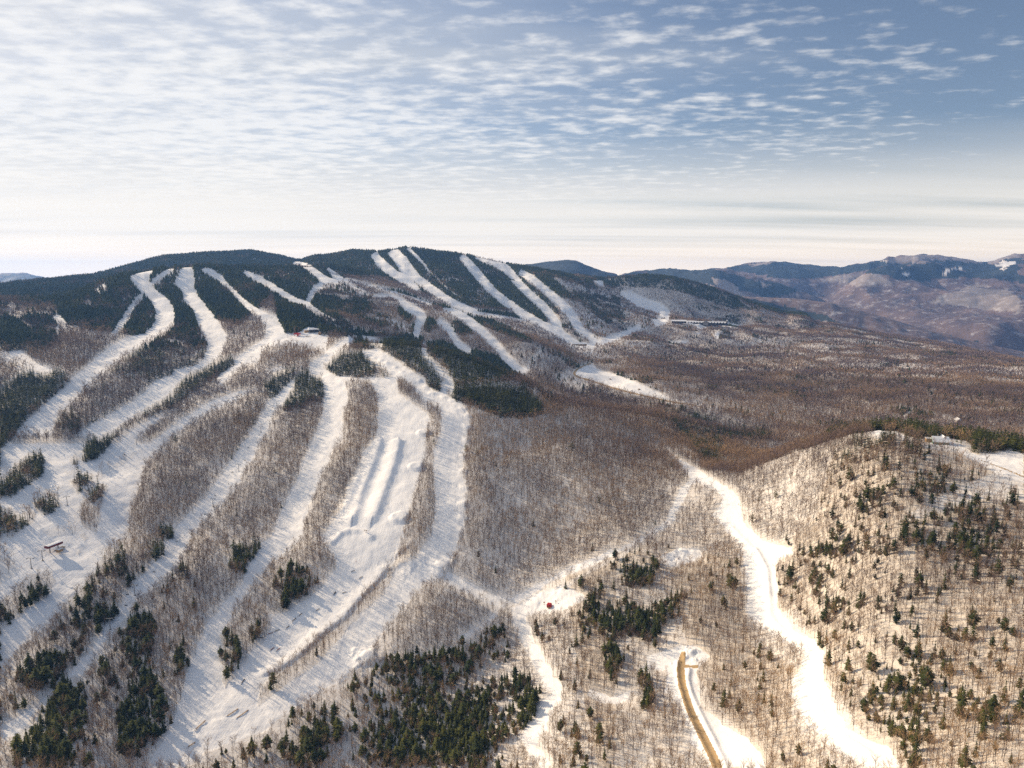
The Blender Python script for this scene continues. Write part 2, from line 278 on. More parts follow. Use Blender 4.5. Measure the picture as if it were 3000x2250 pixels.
# centre island woods
fill(C_, 'B', [(1040,260),(1130,220),(1240,265),(1230,300),(1120,300),(1050,290)])
fill(C_, 'B', [(1240,290),(1300,240),(1480,215),(1560,250),(1560,320),(1640,420),(1680,470),(1720,520),(1690,550),(1700,600),(1660,605),(1600,560),(1590,500),(1480,440),(1350,350)])
fill(C_, 'B', [(850,410),(960,350),(1130,330),(1200,370),(1250,440),(1230,500),(1080,505),(950,495),(870,450)])
fill(M_, 'B', [(1230,430),(1370,508),(1200,508)])
fill(C_, 'B', [(430,560),(520,490),(650,465),(660,490),(560,600),(480,670),(430,610)])
fill(C_, 'B', [(550,720),(600,620),(680,500),(740,465),(830,490),(860,580),(840,690),(760,680),(700,730),(570,750)])
fill(B_, 'B', [(1390,520),(1430,510),(1500,590),(1560,650),(1580,700),(1530,720),(1460,670),(1400,600)])
fill(C_, '1', [(1130,1060),(1300,950),(1500,890),(1530,920),(1470,960),(1400,1010),(1300,1080),(1200,1150),(1100,1210),(900,1290),(820,1330),(750,1400),(640,1530),(540,1560),(540,1460),(620,1400),(750,1340),(880,1250),(1000,1190),(1130,1080)])
fill(C_, '1', [(455,1540),(490,1500),(525,1530),(500,1580),(460,1580)])
fill(C_, '1', [(0,1100),(100,1020),(200,970),(400,970),(440,1030),(420,1070),(300,1170),(200,1250),(100,1380),(0,1480)])
fill(Q_, '1', [(1690,1100),(1720,1200),(1640,1330),(1560,1450),(1480,1420),(1500,1300),(1600,1180)])
fill(G_, '1', [(420,1620),(560,1590),(520,1630),(430,1640)])
fill(G_, '4', [(480,170),(640,70),(720,20),(740,30),(640,100),(500,190)])
fill(C_, '4', [(0,180),(60,120),(150,40),(210,20),(235,100),(225,150),(150,210),(60,280),(0,275)])
fill(C_, '4', [(160,290),(200,260),(260,225),(300,260),(315,310),(280,350),(230,370),(180,340)])
fill(C_, '4', [(0,330),(50,320),(90,360),(170,340),(185,390),(130,430),(60,490),(20,470),(0,420)])
fill(C_, '4', [(360,190),(440,140),(490,160),(440,230),(390,260)])
fill(B_, '4', [(420,300),(500,210),(550,230),(520,320),(510,400),(500,460),(430,430),(410,370)])
fill(C_, '4', [(440,240),(500,200),(550,220),(520,270),(460,310)])
fill(C_, '4', [(408,470),(430,455),(450,480),(430,500)])
fill(C_, '4', [(388,560),(402,535),(422,560),(405,575)])
fill(G_, '4', [(220,450),(300,420),(420,430),(400,460),(260,480)])
fill(G_, '4', [(0,560),(60,600),(100,640),(60,690),(0,720)])
fill(F_, '4', [(0,800),(40,790),(100,720),(160,670),(270,660),(290,710),(240,790),(150,840),(100,890),(0,960)])
for p in ([(1130,980),(1160,960),(1220,1030),(1245,1080),(1230,1150),(1170,1220),(1130,1120)], [(1440,860),(1440,760),(1380,740),(1480,640),(1560,640),(1600,680),(1640,690),(1560,780)],
          [(1180,640),(1200,540),(1280,520),(1330,530),(1280,610),(1240,680)], [(800,450),(890,440),(900,480),(820,500)], [(470,700),(500,620),(570,530),(650,560),(640,640),(560,700),(450,740)],
          [(760,530),(840,520),(850,570),(790,610)], [(330,830),(400,760),(470,800),(460,960),(400,960)], [(480,850),(600,820),(620,880),(540,920),(500,1000)],
          [(610,930),(700,870),(770,880),(800,960),(790,1060),(750,1140),(660,1130),(620,1040)], [(60,1150),(180,1100),(300,1110),(420,1060),(400,1110),(300,1200),(220,1270),(80,1220)],
          [(480,1110),(560,1090),(570,1200),(500,1200)], [(50,1659),(60,1560),(140,1430),(240,1320),(270,1260),(340,1200),(440,1180),(430,1280),(450,1400),(430,1500),(440,1620),(460,1659)],
          [(600,1480),(650,1300),(720,1190),(780,1200),(880,1380),(870,1460),(800,1520),(700,1600),(600,1600)], [(890,1100),(970,1110),(940,1180),(900,1160)], [(1270,960),(1350,900),(1350,960),(1290,1030)]):
    fill(C_, '4', p)
fill(F_, '5', [(-400,1659),(-300,1560),(0,1460),(180,1320),(400,1190),(530,1100),(760,1090),(900,1070),(1000,980),(1180,950),(1200,1030),(1200,1150),(1370,1190),(1370,1300),(1290,1480),(1150,1560),(1100,1659)])
fill(Q_, '5', [(1390,740),(1500,660),(1746,620),(1746,1659),(1100,1659),(1300,1480),(1380,1250),(1300,900)])
# right side
fill(K_, '7', [(850,550),(1000,450),(1300,430),(1600,540),(2000,600),(2212,700),(2212,1700),(400,1700),(400,1250),(700,1050),(800,700)])
fill(K_, '9', [(200,100),(2100,0),(2100,1700),(1100,1700),(560,1000)])
fill(Q_, '8', [(1100,0),(1650,100),(1700,700),(2100,900),(2000,1200),(2212,1598),(1830,1598),(1300,900),(1200,500)])
fill(M_, '7', [(1100,470),(1250,420),(1400,500),(1600,540),(1900,600),(1920,700),(1700,730),(1500,650),(1200,520)])
fill(G_, '7', [(1300,1050),(1450,960),(1700,820),(2000,700),(2212,700),(2212,900),(1900,900),(1600,980),(1400,1040)])
fill(C_, '7', [(860,380),(1000,325),(1100,305),(1500,335),(1800,365),(2212,395),(2212,580),(2100,540),(1950,560),(1850,560),(1800,470),(1650,450),(1450,460),(1300,400),(1250,380),(1100,370),(900,430)])
fill(F_, '8', [(470,580),(560,350),(700,330),(800,400),(1000,480),(1180,330),(1240,400),(1200,520),(1100,600),(1020,740),(980,740),(920,660),(700,680),(560,600)])
fill(C_, '8', [(560,360),(620,340),(640,560),(560,600)]); fill(C_, '8', [(820,480),(1000,470),(1180,340),(1200,400),(1020,700),(930,690),(860,600)])
fill(M_, '8', [(640,100),(720,80),(830,30),(1000,40),(1050,180),(1020,290),(780,290),(700,150)])
fill(C_, '8', [(780,200),(900,150),(1040,200),(1000,290),(780,290)])
fill(M_, '8', [(640,900),(640,780),(720,740),(800,820),(780,900),(700,930)])
fill(C_, '8', [(910,940),(960,930),(1030,1150),(950,1180)]); fill(C_, '8', [(0,960),(200,960),(210,1120),(160,1280),(90,1330),(50,1200),(0,1050)])
fill(M_, '9', [(380,40),(700,0),(1200,40),(1220,200),(1080,230),(900,60),(600,100),(420,100)])
# right side open snow
line(S_, '8', [(40,430,120),(60,550,110),(110,680,90),(170,800,90),(240,920,90),(290,1000,100),(320,1070,90),(260,1150,80),(200,1280,110),(120,1400,110),(180,1500,80),(250,1598,80)])
fill(S_, '8', [(60,420),(150,350),(350,290),(520,340),(540,390),(400,440),(280,480),(120,500)])
line(S_, '8', [(560,1050,50),(640,1090,60),(740,1110,60),(860,1060,50)])
line(S_, '5', [(880,680,56),(980,730,56),(1100,790,50),(1200,820,60)])
line(S_, '5', [(1220,810,40),(1350,735,30),(1500,655,24),(1640,595,24),(1746,550,24)])
line(S_, '5', [(1150,860,28),(1060,940,28),(950,1000,26)])
line(S_, '6', [(1110,780,50),(1040,850,55),(985,950,60),(940,1060,50),(870,1130,40),(740,1210,38)]); line(S_, '6', [(740,1210,38),(600,1280,26),(450,1360,26),(250,1440,26),(100,1520,30)]); line(G_, '6', [(700,1250,20),(560,1350,26),(300,1480,26),(120,1600,30)])
fill(S_, '6', [(880,530),(940,600),(1020,640),(1140,700),(1210,750),(1290,800),(1420,880),(1440,950),(1460,1050),(1500,1130),(1600,1230),(1720,1270),(1840,1290),(1850,1340),(1760,1360),(1690,1420),(1700,1560),(1720,1659),(1530,1659),(1500,1450),(1440,1270),(1380,1200),(1300,1100),(1230,1040),(1290,990),(1320,900),(1240,850),(1110,790),(1060,740),(980,650),(920,600)])
fill(S_, '9', [(-30,0),(310,20),(170,110),(200,330),(210,500),(340,650),(470,700),(540,800),(560,1000),(590,1100),(640,1230),(720,1360),(860,1430),(1000,1500),(1080,1590),(1100,1659),(880,1659),(760,1600),(600,1500),(430,1350),(300,1150),(310,1000),(400,900),(380,800),(200,680),(60,600),(-20,500),(-30,300)])
fill(S_, '6', [(860,1350),(1000,1290),(1150,1300),(1180,1350),(1000,1430),(900,1430)])
fill(S_, '8', [(960,800),(1050,770),(1200,720),(1300,720),(1400,760),(1440,800),(1360,860),(1330,900),(1340,1000),(1350,1150),(1400,1200),(1500,1260),(1600,1330),(1720,1400),(1800,1480),(1830,1600),(1450,1600),(1380,1500),(1280,1400),(1280,1300),(1220,1180),(1120,1080),(1100,900),(970,870)])
fill(S_, '7', [(1850,570),(2000,570),(2100,540),(2212,560),(2212,780),(2050,720),(1900,640)])
fill(G_, '7', [(1430,470),(1560,445),(1800,460),(1850,525),(1700,545),(1500,525)]); fill(S_, '7', [(1500,490),(1560,475),(1700,480),(1760,505),(1640,520)])
fill(G_, '7', [(1070,420),(1130,366),(1250,376),(1290,420),(1180,460)]); fill(S_, '7', [(1090,405),(1120,372),(1180,378),(1200,395),(1150,430)])
line(S_, '7', [(1280,400,36),(1350,450,26)]); line(S_, '7', [(1700,520,30),(1850,580,50),(1950,630,40)])
line(G_, '7', [(1310,322,24),(1350,300,30),(1390,272,24),(1425,262,12)]); line(S_, '7', [(1340,312,8),(1380,282,10),(1420,264,8)])
fill(G_, '7', [(1500,110),(1580,130),(1560,170),(1510,150)]); fill(G_, '7', [(1720,150),(1800,170),(1720,190)]); fill(G_, '7', [(1310,60),(1400,90),(1370,100)])
line(G_, '6', [(1100,210,20),(1400,270,16),(1700,330,16),(2000,390,20),(2100,400,20)])
fill(S_, 'C', [(1050,940),(1100,895),(1190,865),(1250,920),(1450,980),(1600,1040),(1750,1110),(1860,1172),(1700,1142),(1500,1092),(1300,1045),(1150,992),(1080,972)])
fill(G_, 'C', [(860,970),(1050,930),(1060,980),(1200,1060),(1100,1110),(950,1060)])
fill(S_, 'C', [(1800,695),(1980,690),(1990,705),(1900,725),(1840,722)]); fill(S_, 'C', [(1940,735),(1990,735),(1960,755)])
fill(S_, '3', [(420,560),(500,560),(520,572),(460,582)]); fill(S_, '3', [(430,598),(480,600),(450,612)]); fill(S_, '3', [(540,600),(568,592),(562,640),(545,625)])
fill(S_, '3', [(300,536),(420,540),(600,545),(700,565),(640,575),(500,560),(310,552)])
fill(G_, '3', [(780,610),(900,620),(880,650),(1000,700),(1050,740),(900,730),(760,680)])
# far mountains
fill(C_, '3', [(560,240),(900,195),(1330,230),(1440,200),(1700,160),(2000,195),(2060,170),(2212,155),(2212,330),(2080,310),(1900,300),(1700,330),(1560,320),(1420,290),(1300,270),(1100,300),(920,310),(700,270)])
fill(C_, '3', [(130,260),(250,240),(560,250),(700,300),(930,340),(1000,380),(800,400),(520,340),(350,300)])
fill(C_, 'C', [(630,60),(800,30),(1000,20),(1200,80),(1400,150),(1200,190),(900,120)])
fill(C_, 'D', [(0,590),(160,600),(160,612),(0,620)])
for p in ([(1535,290),(1560,270),(1590,280),(1570,295)], [(1780,280),(1820,250),(1840,265),(1800,285)], [(1840,258),(1870,240),(1880,255)], [(2060,250),(2100,205),(2150,215),(2155,240),(2110,260)], [(1730,262),(1745,256),(1745,272)], [(1450,210),(1480,198),(1500,200),(1465,215)], [(1535,240),(1550,236),(1548,246)]):
    fill(S_, '3', p)
fill(G_, '3', [(1450,205),(1600,172),(1900,172),(2000,205),(1980,222),(1800,205),(1500,225)]); fill(G_, '3', [(700,225),(850,205),(930,210),(900,222),(760,235)])
fill(G_, '3', [(2010,210),(2060,185),(2212,165),(2212,195),(2160,200),(2100,195),(2050,240)])
for p in ([(1100,310),(1250,280),(1400,290),(1500,330),(1300,350)], [(540,300),(620,340),(700,390),(730,410),(650,400),(560,340)], [(1700,440),(1950,330),(2212,400),(2212,500),(1800,450)], [(760,310),(820,340),(790,350)]):
    fill(G_, '3', p)
# --- roads with sand on them
line(R_, '8', [(1237,758,26),(1222,830,54),(1215,900,58),(1222,980,58),(1250,1080,56),(1290,1200,56),(1340,1300,58),(1390,1400,62),(1440,1500,66),(1490,1620,70)])
line(R_, '8', [(1240,865,20),(1340,868,20)])
line(R_, '7', [(1900,608,4),(1990,642,6),(2060,668,7),(2212,730,9)])
line(R_, 'C', [(1190,870,12),(1100,905,14),(1058,945,18),(1080,975,14),(1200,1012,12),(1400,1077,12),(1600,1127,12),(1850,1182,11),(2000,1203,9),(2100,1230,7)])

line(R_, '3', [(525,600,5),(532,618,5),(540,630,5)])
# ---------- the ground sheet
surf = build_surface()
azs = np.concatenate([np.radians(np.arange(-75, -42, 1.0)), np.radians(np.arange(-42, 42.01, .055)), np.radians(np.arange(43, 76, 1.0))])
def radii():
    r = [250.0]
    while r[-1] < 17800:
        d = r[-1]; r.append(d * (1 + np.interp(d, [250, 500, 900, 1500, 3000, 6000, 26000], [.0022, .0024, .0032, .0042, .005, .0052, .008])))
    return np.array(r)
rads = radii(); lr = np.log(rads)
# smooth part on a coarse grid, then interpolated (cubic along both is not needed: the coarse grid is fine enough)
ca = np.linspace(azs[0], azs[-1], 560); cl = np.linspace(lr[0], lr[-1], 420)
CA, CL = np.meshgrid(ca, cl)
Zc = surf(CA, CL)
def bil(G, fi, fj):
    i = np.clip(np.floor(fi).astype(int), 0, G.shape[0] - 2); j = np.clip(np.floor(fj).astype(int), 0, G.shape[1] - 2)
    a = fi - i; b = fj - j
    return G[i, j] * (1-a) * (1-b) + G[i+1, j] * a * (1-b) + G[i, j+1] * (1-a) * b + G[i+1, j+1] * a * b
def bic(G, fi, fj):                        # Catmull-Rom
    i = np.clip(np.floor(fi).astype(int), 1, G.shape[0] - 3); j = np.clip(np.floor(fj).astype(int), 1, G.shape[1] - 3)
    a = fi - i; b = fj - j
    def w(t): return (-.5*t+t*t-.5*t**3, 1-2.5*t*t+1.5*t**3, .5*t+2*t*t-1.5*t**3, -.5*t*t+.5*t**3)
    wa = w(a); wb = w(b); r = 0
    for p in range(4):
        q = 0
        for k in range(4): q = q + wb[k] * G[i-1+p, j-1+k]
        r = r + wa[p] * q
    return r
AZ, RD = np.meshgrid(azs, rads); LR = np.log(RD)
Zg = bic(Zc, (LR - cl[0]) / (cl[1] - cl[0]), (AZ - ca[0]) / (ca[1] - ca[0]))
GX = RD * np.sin(AZ); GY = RD * np.cos(AZ)
big = np.interp(RD, [250, 1500, 2500, 4000, 9000, 26000], [2.0, 4, 8, 18, 60, 60])
rid = 1 - 2 * np.abs(fbm(GX, GY, 520, 4, 3))
Zg = Zg + np.interp(RD, [250, 1400, 2200, 4500, 26000], [0, 1.5, 9, 20, 20]) * (rid - .35) * .55
Zg = Zg + np.interp(RD, [250, 1700, 2300, 4300, 5200, 26000], [0, 0, 9, 13, 0, 0]) * np.clip((AZ - .05) * 5, 0, 1) * (.9 - 2 * np.abs(fbm(GX, GY, 380, 4, 77)))
Zg = Zg + np.interp(RD, [250, 5500, 9000, 26000], [0, 0, 75, 75]) * (1 - 2 * np.abs(fbm(GX, GY, 1900, 5, 21)) - .3)
Zg = Zg + (2.2 * vnoise(GX, GY, 95, 81) + .8 * vnoise(GX, GY, 38, 82)) * np.clip((AZ + .05) * 4, 0, 1) * np.interp(RD, [250, 400, 820, 930], [.5, 1, 1, 0])
Zg = Zg + 2.2 * fbm(GX, GY, 110, 3, 11) * np.interp(RD, [250, 700, 3000], [.7, 1.2, 2.5]) + .35 * fbm(GX, GY, 14, 2, 15)
# settle every ridge on the sight line through its image pixels
for it in range(3):
    for d0, d1, pts, drop, w in RIDGES:
        n = len(pts); pd = np.array([d0 + (d1 - d0) * k / max(1, n - 1) for k in range(n)])
        sv = [sight(u, v + (13 * FOC / d if d < 6000 else 0)) for (u, v), d in zip(pts, pd)]
        pa = np.array([float(q[0]) for q in sv]); pt = np.array([float(q[1]) for q in sv])
        js = np.where((azs > pa[0] - .03) & (azs < pa[-1] + .03))[0]
        if not len(js): continue
        E = np.zeros(len(js)); LK = np.zeros(len(js))
        for m_, j in enumerate(js):
            d = np.interp(azs[j], pa, pd); t = np.interp(azs[j], pa, pt)
            i0 = np.searchsorted(rads, d * (1 - w * .5)); i1 = np.searchsorted(rads, d * (1 + w * .8))
            a = Zg[i0:i1, j] / rads[i0:i1]; k = i0 + int(a.argmax()); E[m_] = (t - a.max()) * rads[k]; LK[m_] = lr[k]
        hw = 22 if d0 > 7000 else 8 if d0 > 3900 else 4
        ker = np.hanning(2 * hw + 3)[1:-1]; ker /= ker.sum()
        E = np.convolve(np.pad(E, hw, 'edge'), ker, 'valid'); LK = np.convolve(np.pad(LK, hw, 'edge'), ker, 'valid')
        for m_, j in enumerate(js):
            fade = min(1, 1 - max(pa[0] - azs[j], azs[j] - pa[-1], 0) / .03); d = math.exp(LK[m_])
            q = slice(max(0, int(np.searchsorted(rads, d * (1 - 3 * w)))), int(np.searchsorted(rads, d * (1 + 3 * w))))
            Zg[q, j] += fade * E[m_] * np.exp(-((lr[q] - LK[m_]) / (w * .8)) ** 2)
Zg = Zg + CAMZ

def polar_ij(x, y):
    a = np.arctan2(x, y); l = np.hypot(x, y)
    return np.interp(l, rads, np.arange(len(rads))), np.interp(a, azs, np.arange(len(azs)))
def ground_z(x, y):
    fi, fj = polar_ij(np.asarray(x, float), np.asarray(y, float)); return bil(Zg, fi, fj)
def spot(s, x, y):                          # where the sight line (pixel in image crop s) first meets the ground
    a, t = sight(*sh(s, x, y)); a = float(a); t = float(t)
    X = rads * math.sin(a); Y = rads * math.cos(a); z = ground_z(X, Y)
    g = (z - CAMZ) / rads - t
    k = int(np.argmax(g >= 0)) if (g >= 0).any() else len(rads) - 1
    if k > 0:
        f = g[k-1] / (g[k-1] - g[k]) if g[k] != g[k-1] else 0
        d = rads[k-1] + (rads[k] - rads[k-1]) * f
    else: d = rads[0]
    x = d * math.sin(a); y = d * math.cos(a)
    return Vector((x, y, float(ground_z(x, y))))

# earthworks on the runs: snow banks, jumps, heaps  (built into the ground sheet)
def seg_dist(px, py, ax, ay, bx, by):
    dx = bx - ax; dy = by - ay; L2 = dx * dx + dy * dy
    t = np.clip(((px - ax) * dx + (py - ay) * dy) / L2, 0, 1)
    ex = px - (ax + t * dx); ey = py - (ay + t * dy)
    return np.hypot(ex, ey), t, np.sign(dx * (py - ay) - dy * (px - ax))
near = RD[:, 0] < 2600
def bank(s, pts, h, wl, wr):                # a long bank; wl, wr = half widths on its two sides
    P = [spot(s, *p) for p in pts]
    rr = np.where(near)[0]; X = GX[rr]; Y = GY[rr]; best = np.zeros(X.shape)
    for i in range(len(P) - 1):
        lo = min(P[i].xy.length, P[i+1].xy.length) - 80; hi = max(P[i].xy.length, P[i+1].xy.length) + 80
        r2 = np.where((rads[rr] > lo) & (rads[rr] < hi))[0]
        if not len(r2): continue
        d, t, sg = seg_dist(X[r2], Y[r2], P[i].x, P[i].y, P[i+1].x, P[i+1].y)
        w = np.where(sg > 0, wl, wr); f = np.exp(-(d / w) ** 2)
        if i == 0: f = f * np.where(t <= 0, np.exp(-(d / (w * .6)) ** 2), 1)
        best[r2] = np.maximum(best[r2], f)
    Zg[rr] += h * best
def heap(s, x, y, h, r, rough=0.0, flat=1.0):
    p = spot(s, x, y); rr = np.where(np.abs(rads - p.xy.length) < 5 * r + 30)[0]
    d = np.hypot(GX[rr] - p.x, GY[rr] - p.y) / r
    if rough: d = d * (1 + rough * fbm(GX[rr], GY[rr], r * .8, 3, 41))
    Zg[rr] += h * np.clip((1.3 - d) * flat, 0, 1) if flat > 1 else h * np.exp(-d * d)
bank('B', [(1262,960),(1235,1060),(1180,1200),(1120,1350),(1070,1520)], 4.8, 8, 16)
bank('B', [(1395,965),(1372,1080),(1325,1230),(1270,1380),(1215,1520)], 4.8, 8, 14)
bank('B', [(1105,1215),(1060,1320),(1010,1440)], 3, 6, 10)
bank('5', [(580,640),(500,730),(430,800),(370,880),(270,955),(180,1040),(90,1115),(0,1165)], 2.1, 3.8, 11)
bank('5', [(300,510),(350,460),(400,445),(470,455),(500,480)], 2.5, 6, 5)
for q in ((1180,345),(1220,365),(1265,385),(1310,402),(1370,435),(1420,468),(1545,530)): heap('B', q[0], q[1], 2.8, 5.5)
for q in ((1590,575),(1640,620),(1720,650),(1790,675),(1850,730),(1890,780),(1895,860),(1880,960),(1865,1070),(1862,1180),(1868,1300),(1865,1420),(1855,1520)): heap('B', q[0], q[1], 2.0, 7, .3)
for q in ((1575,905,3,10),(1520,1150,3.2,10),(1400,1520,3.4,11)):
    heap('B', q[0], q[1], q[2], q[3], 0, 2.2); heap('B', q[0] - 80, q[1] + 14, q[2] * .4, q[3])
for q in ((860,640,4,14),(690,615,4,12),(490,1090,5,10)): heap('5', q[0], q[1], q[2], q[3], .4)
for q in ((900,1370),(960,1330),(1030,1320),(1100,1330),(930,1410),(1010,1400)): heap('6', q[0], q[1], 1.6, 7, .4)
for q in ((150,410),(210,390),(290,360),(340,350),(380,330),(430,330)): heap('8', q[0], q[1], 1.3, 8, .35)
for q in ((1150,395),(1200,385)): heap('7', q[0], q[1], 3, 8, .3)
bank('9', [(30,30),(120,180),(135,340),(140,520),(230,640),(350,730),(470,820),(545,900),(550,1000),(480,1090),(490,1190),(560,1330),(700,1450),(860,1550)], 1.6, 3, 2.2)
bank('6', [(1380,1130),(1480,1240),(1580,1330),(1630,1440),(1650,1560),(1655,1650)], 1.6, 3, 2.2)
bank('8', [(1190,830),(1188,900),(1195,980),(1225,1080),(1262,1200),(1312,1310),(1360,1410),(1410,1510),(1450,1600)], 1.7, 2.4, 1.8)
bank('8', [(1275,890),(1262,960),(1285,1060),(1335,1170),(1390,1290),(1450,1400),(1500,1510),(1540,1600)], 2.0, 2.6, 2.0)
heap('8', 1265, 760, 2.0, 5, .5); heap('8', 1280, 790, 2.2, 5, .5)

# what is seen from the air, and how far below the sight line the rest lies
ANG = (Zg - CAMZ) / RD
RM = np.maximum.accumulate(ANG, axis=0)
HIDN = (RM - ANG) * RD
U, V = pixel_of(GX, GY, Zg)
def cover_at(x, y, z, hid=None, lift=0.0, jitter=True):
    u, v = pixel_of(x, y, z + lift)
    d = np.hypot(x, y)
    if jitter:
        k = FOC / d
        u = u + k * 2.2 * vnoise(x, y, 9, 91); v = v + k * .9 * vnoise(x, y, 9, 92)
    q = np.clip((d - 3500) / 3000, 0, 1)
    u = u + q * 9 * fbm(x, y, 420, 4, 93, .7); v = v + q * 3 * fbm(x, y, 420, 4, 94, .7)
    iu = np.floor(u).astype(int); iv = np.floor(v).astype(int)
    ok = (iu >= 0) & (iu < MAPW) & (iv >= 0) & (iv < MAPH)
    c = cover[np.clip(iv, 0, MAPH-1), np.clip(iu, 0, MAPW-1)].copy()
    iu0, iv0 = [np.floor(q_).astype(int) for q_ in pixel_of(x, y, z + lift)]
    c_0 = cover[np.clip(iv0, 0, MAPH-1), np.clip(iu0, 0, MAPW-1)]; rd_ = (c == R_) | (c_0 == R_); c[rd_] = c_0[rd_]
    c[~ok] = B_
    left = (~ok) & (iu < 0); c[left] = np.where(vnoise(x[left], y[left], 90, 5) > 0, M_, B_)
    low = (~ok) & (iv >= MAPH); c[low] = Q_
    right = (~ok) & (iu >= MAPW); c[right] = np.where(d[right] < 1200, K_, B_)
    far_ = (c == C_) & (d > 1250) & (d < 2900) & (u > 1640) & (v > 880); c[far_] = B_
    if hid is not None:
        hb = hid > 3; c[hb] = np.where(vnoise(x[hb], y[hb], 140, 6) > .1, C_, B_)
        rb = (hid > .8) & (d > 820) & (d < 1150) & (u > 1780); c[rb] = C_
    return c
CV = cover_at(GX.ravel(), GY.ravel(), Zg.ravel(), HIDN.ravel()).reshape(GX.shape)

# ripples left by the groomer on open snow
op = (CV == S_) & (RD < 2200)
Zg += np.where(op, .22 * vnoise(GX, GY, 5, 61) + .3 * vnoise(GX * 1.0, GY * .35, 9, 62), 0)

def mesh_from(name, verts, faces, attrs=None, smooth=True):
    """verts (n,3), faces (m,k) all of one size k"""
    me = bpy.data.meshes.new(name); n = len(verts); m, k = faces.shape
    me.vertices.add(n); me.vertices.foreach_set('co', np.ascontiguousarray(verts, np.float32).ravel())
    me.loops.add(m * k); me.loops.foreach_set('vertex_index', np.ascontiguousarray(faces, np.int32).ravel())
    me.polygons.add(m); me.polygons.foreach_set('loop_start', np.arange(0, m * k, k, dtype=np.int32))
    me.polygons.foreach_set('use_smooth', np.full(m, smooth, bool))
    for nm, (dom, arr) in (attrs or {}).items():
        at = me.attributes.new(nm, 'FLOAT', dom); at.data.foreach_set('value', np.ascontiguousarray(arr, np.float32).ravel())
    me.update(calc_edges=True); return me
nr, na = GX.shape
idx = np.arange(nr * na).reshape(nr, na)
quads = np.stack([idx[:-1, :-1], idx[:-1, 1:], idx[1:, 1:], idx[1:, :-1]], -1).reshape(-1, 4)[:, ::-1]
def soft(m): return m.astype(np.float32)
wood = ((CV != S_) & (CV != R_)).astype(float) * np.where(CV == G_, np.where(RD > 4300, .72, .45), 1)
attrs = {'open': ('POINT', soft(CV == S_)), 'sand': ('POINT', soft(CV == R_)), 'con': ('POINT', soft(CV == C_) + .5 * soft(CV == M_)), 'wood': ('POINT', wood), 'litter': ('POINT', wood * np.where(GX > 60, np.where(CV == B_, .6, 1.0), .42))}
# ---------- materials
def new_mat(name, rough=.9, spec=.1):
    m = bpy.data.materials.new(name); m.use_nodes = True; nt = m.node_tree; b = nt.nodes['Principled BSDF']
    b.inputs['Roughness'].default_value = rough; b.inputs['Specular IOR Level'].default_value = spec
    return m, nt, b
class NT:
    def __init__(s, nt): s.nt = nt
    def n(s, t, **kw):
        nd = s.nt.nodes.new(t)
        for k, v in kw.items(): setattr(nd, k, v)
        return nd
    def l(s, a, b): s.nt.links.new(a, b)
    def val(s, x, sock):
        if isinstance(x, (int, float)): sock.default_value = x
        elif isinstance(x, tuple): sock.default_value = x if len(x) == len(sock.default_value) else x + (1,)
        else: s.l(x, sock)
    def math(s, op, a, b=None, c=None, clamp=False):
        nd = s.n('ShaderNodeMath', operation=op, use_clamp=clamp); s.val(a, nd.inputs[0])
        if b is not None: s.val(b, nd.inputs[1])
        if c is not None: s.val(c, nd.inputs[2])
        return nd.outputs[0]
    def mix(s, f, a, b):
        nd = s.n('ShaderNodeMix', data_type='RGBA'); s.val(f, nd.inputs[0]); s.val(a, nd.inputs[6]); s.val(b, nd.inputs[7]); return nd.outputs[2]
    def noise(s, co, scale, detail=3, rough=.55, dim='3D'):
        nd = s.n('ShaderNodeTexNoise', noise_dimensions=dim); s.l(co, nd.inputs['Vector']); nd.inputs['Scale'].default_value = scale
        nd.inputs['Detail'].default_value = detail; nd.inputs['Roughness'].default_value = rough; return nd.outputs['Fac']
    def attr(s, name): return s.n('ShaderNodeAttribute', attribute_name=name).outputs['Fac']
    def ramp(s, x, lo, hi):
        nd = s.n('ShaderNodeMapRange', interpolation_type='SMOOTHSTEP'); s.val(x, nd.inputs[0]); nd.inputs[1].default_value = lo; nd.inputs[2].default_value = hi; return nd.outputs[0]
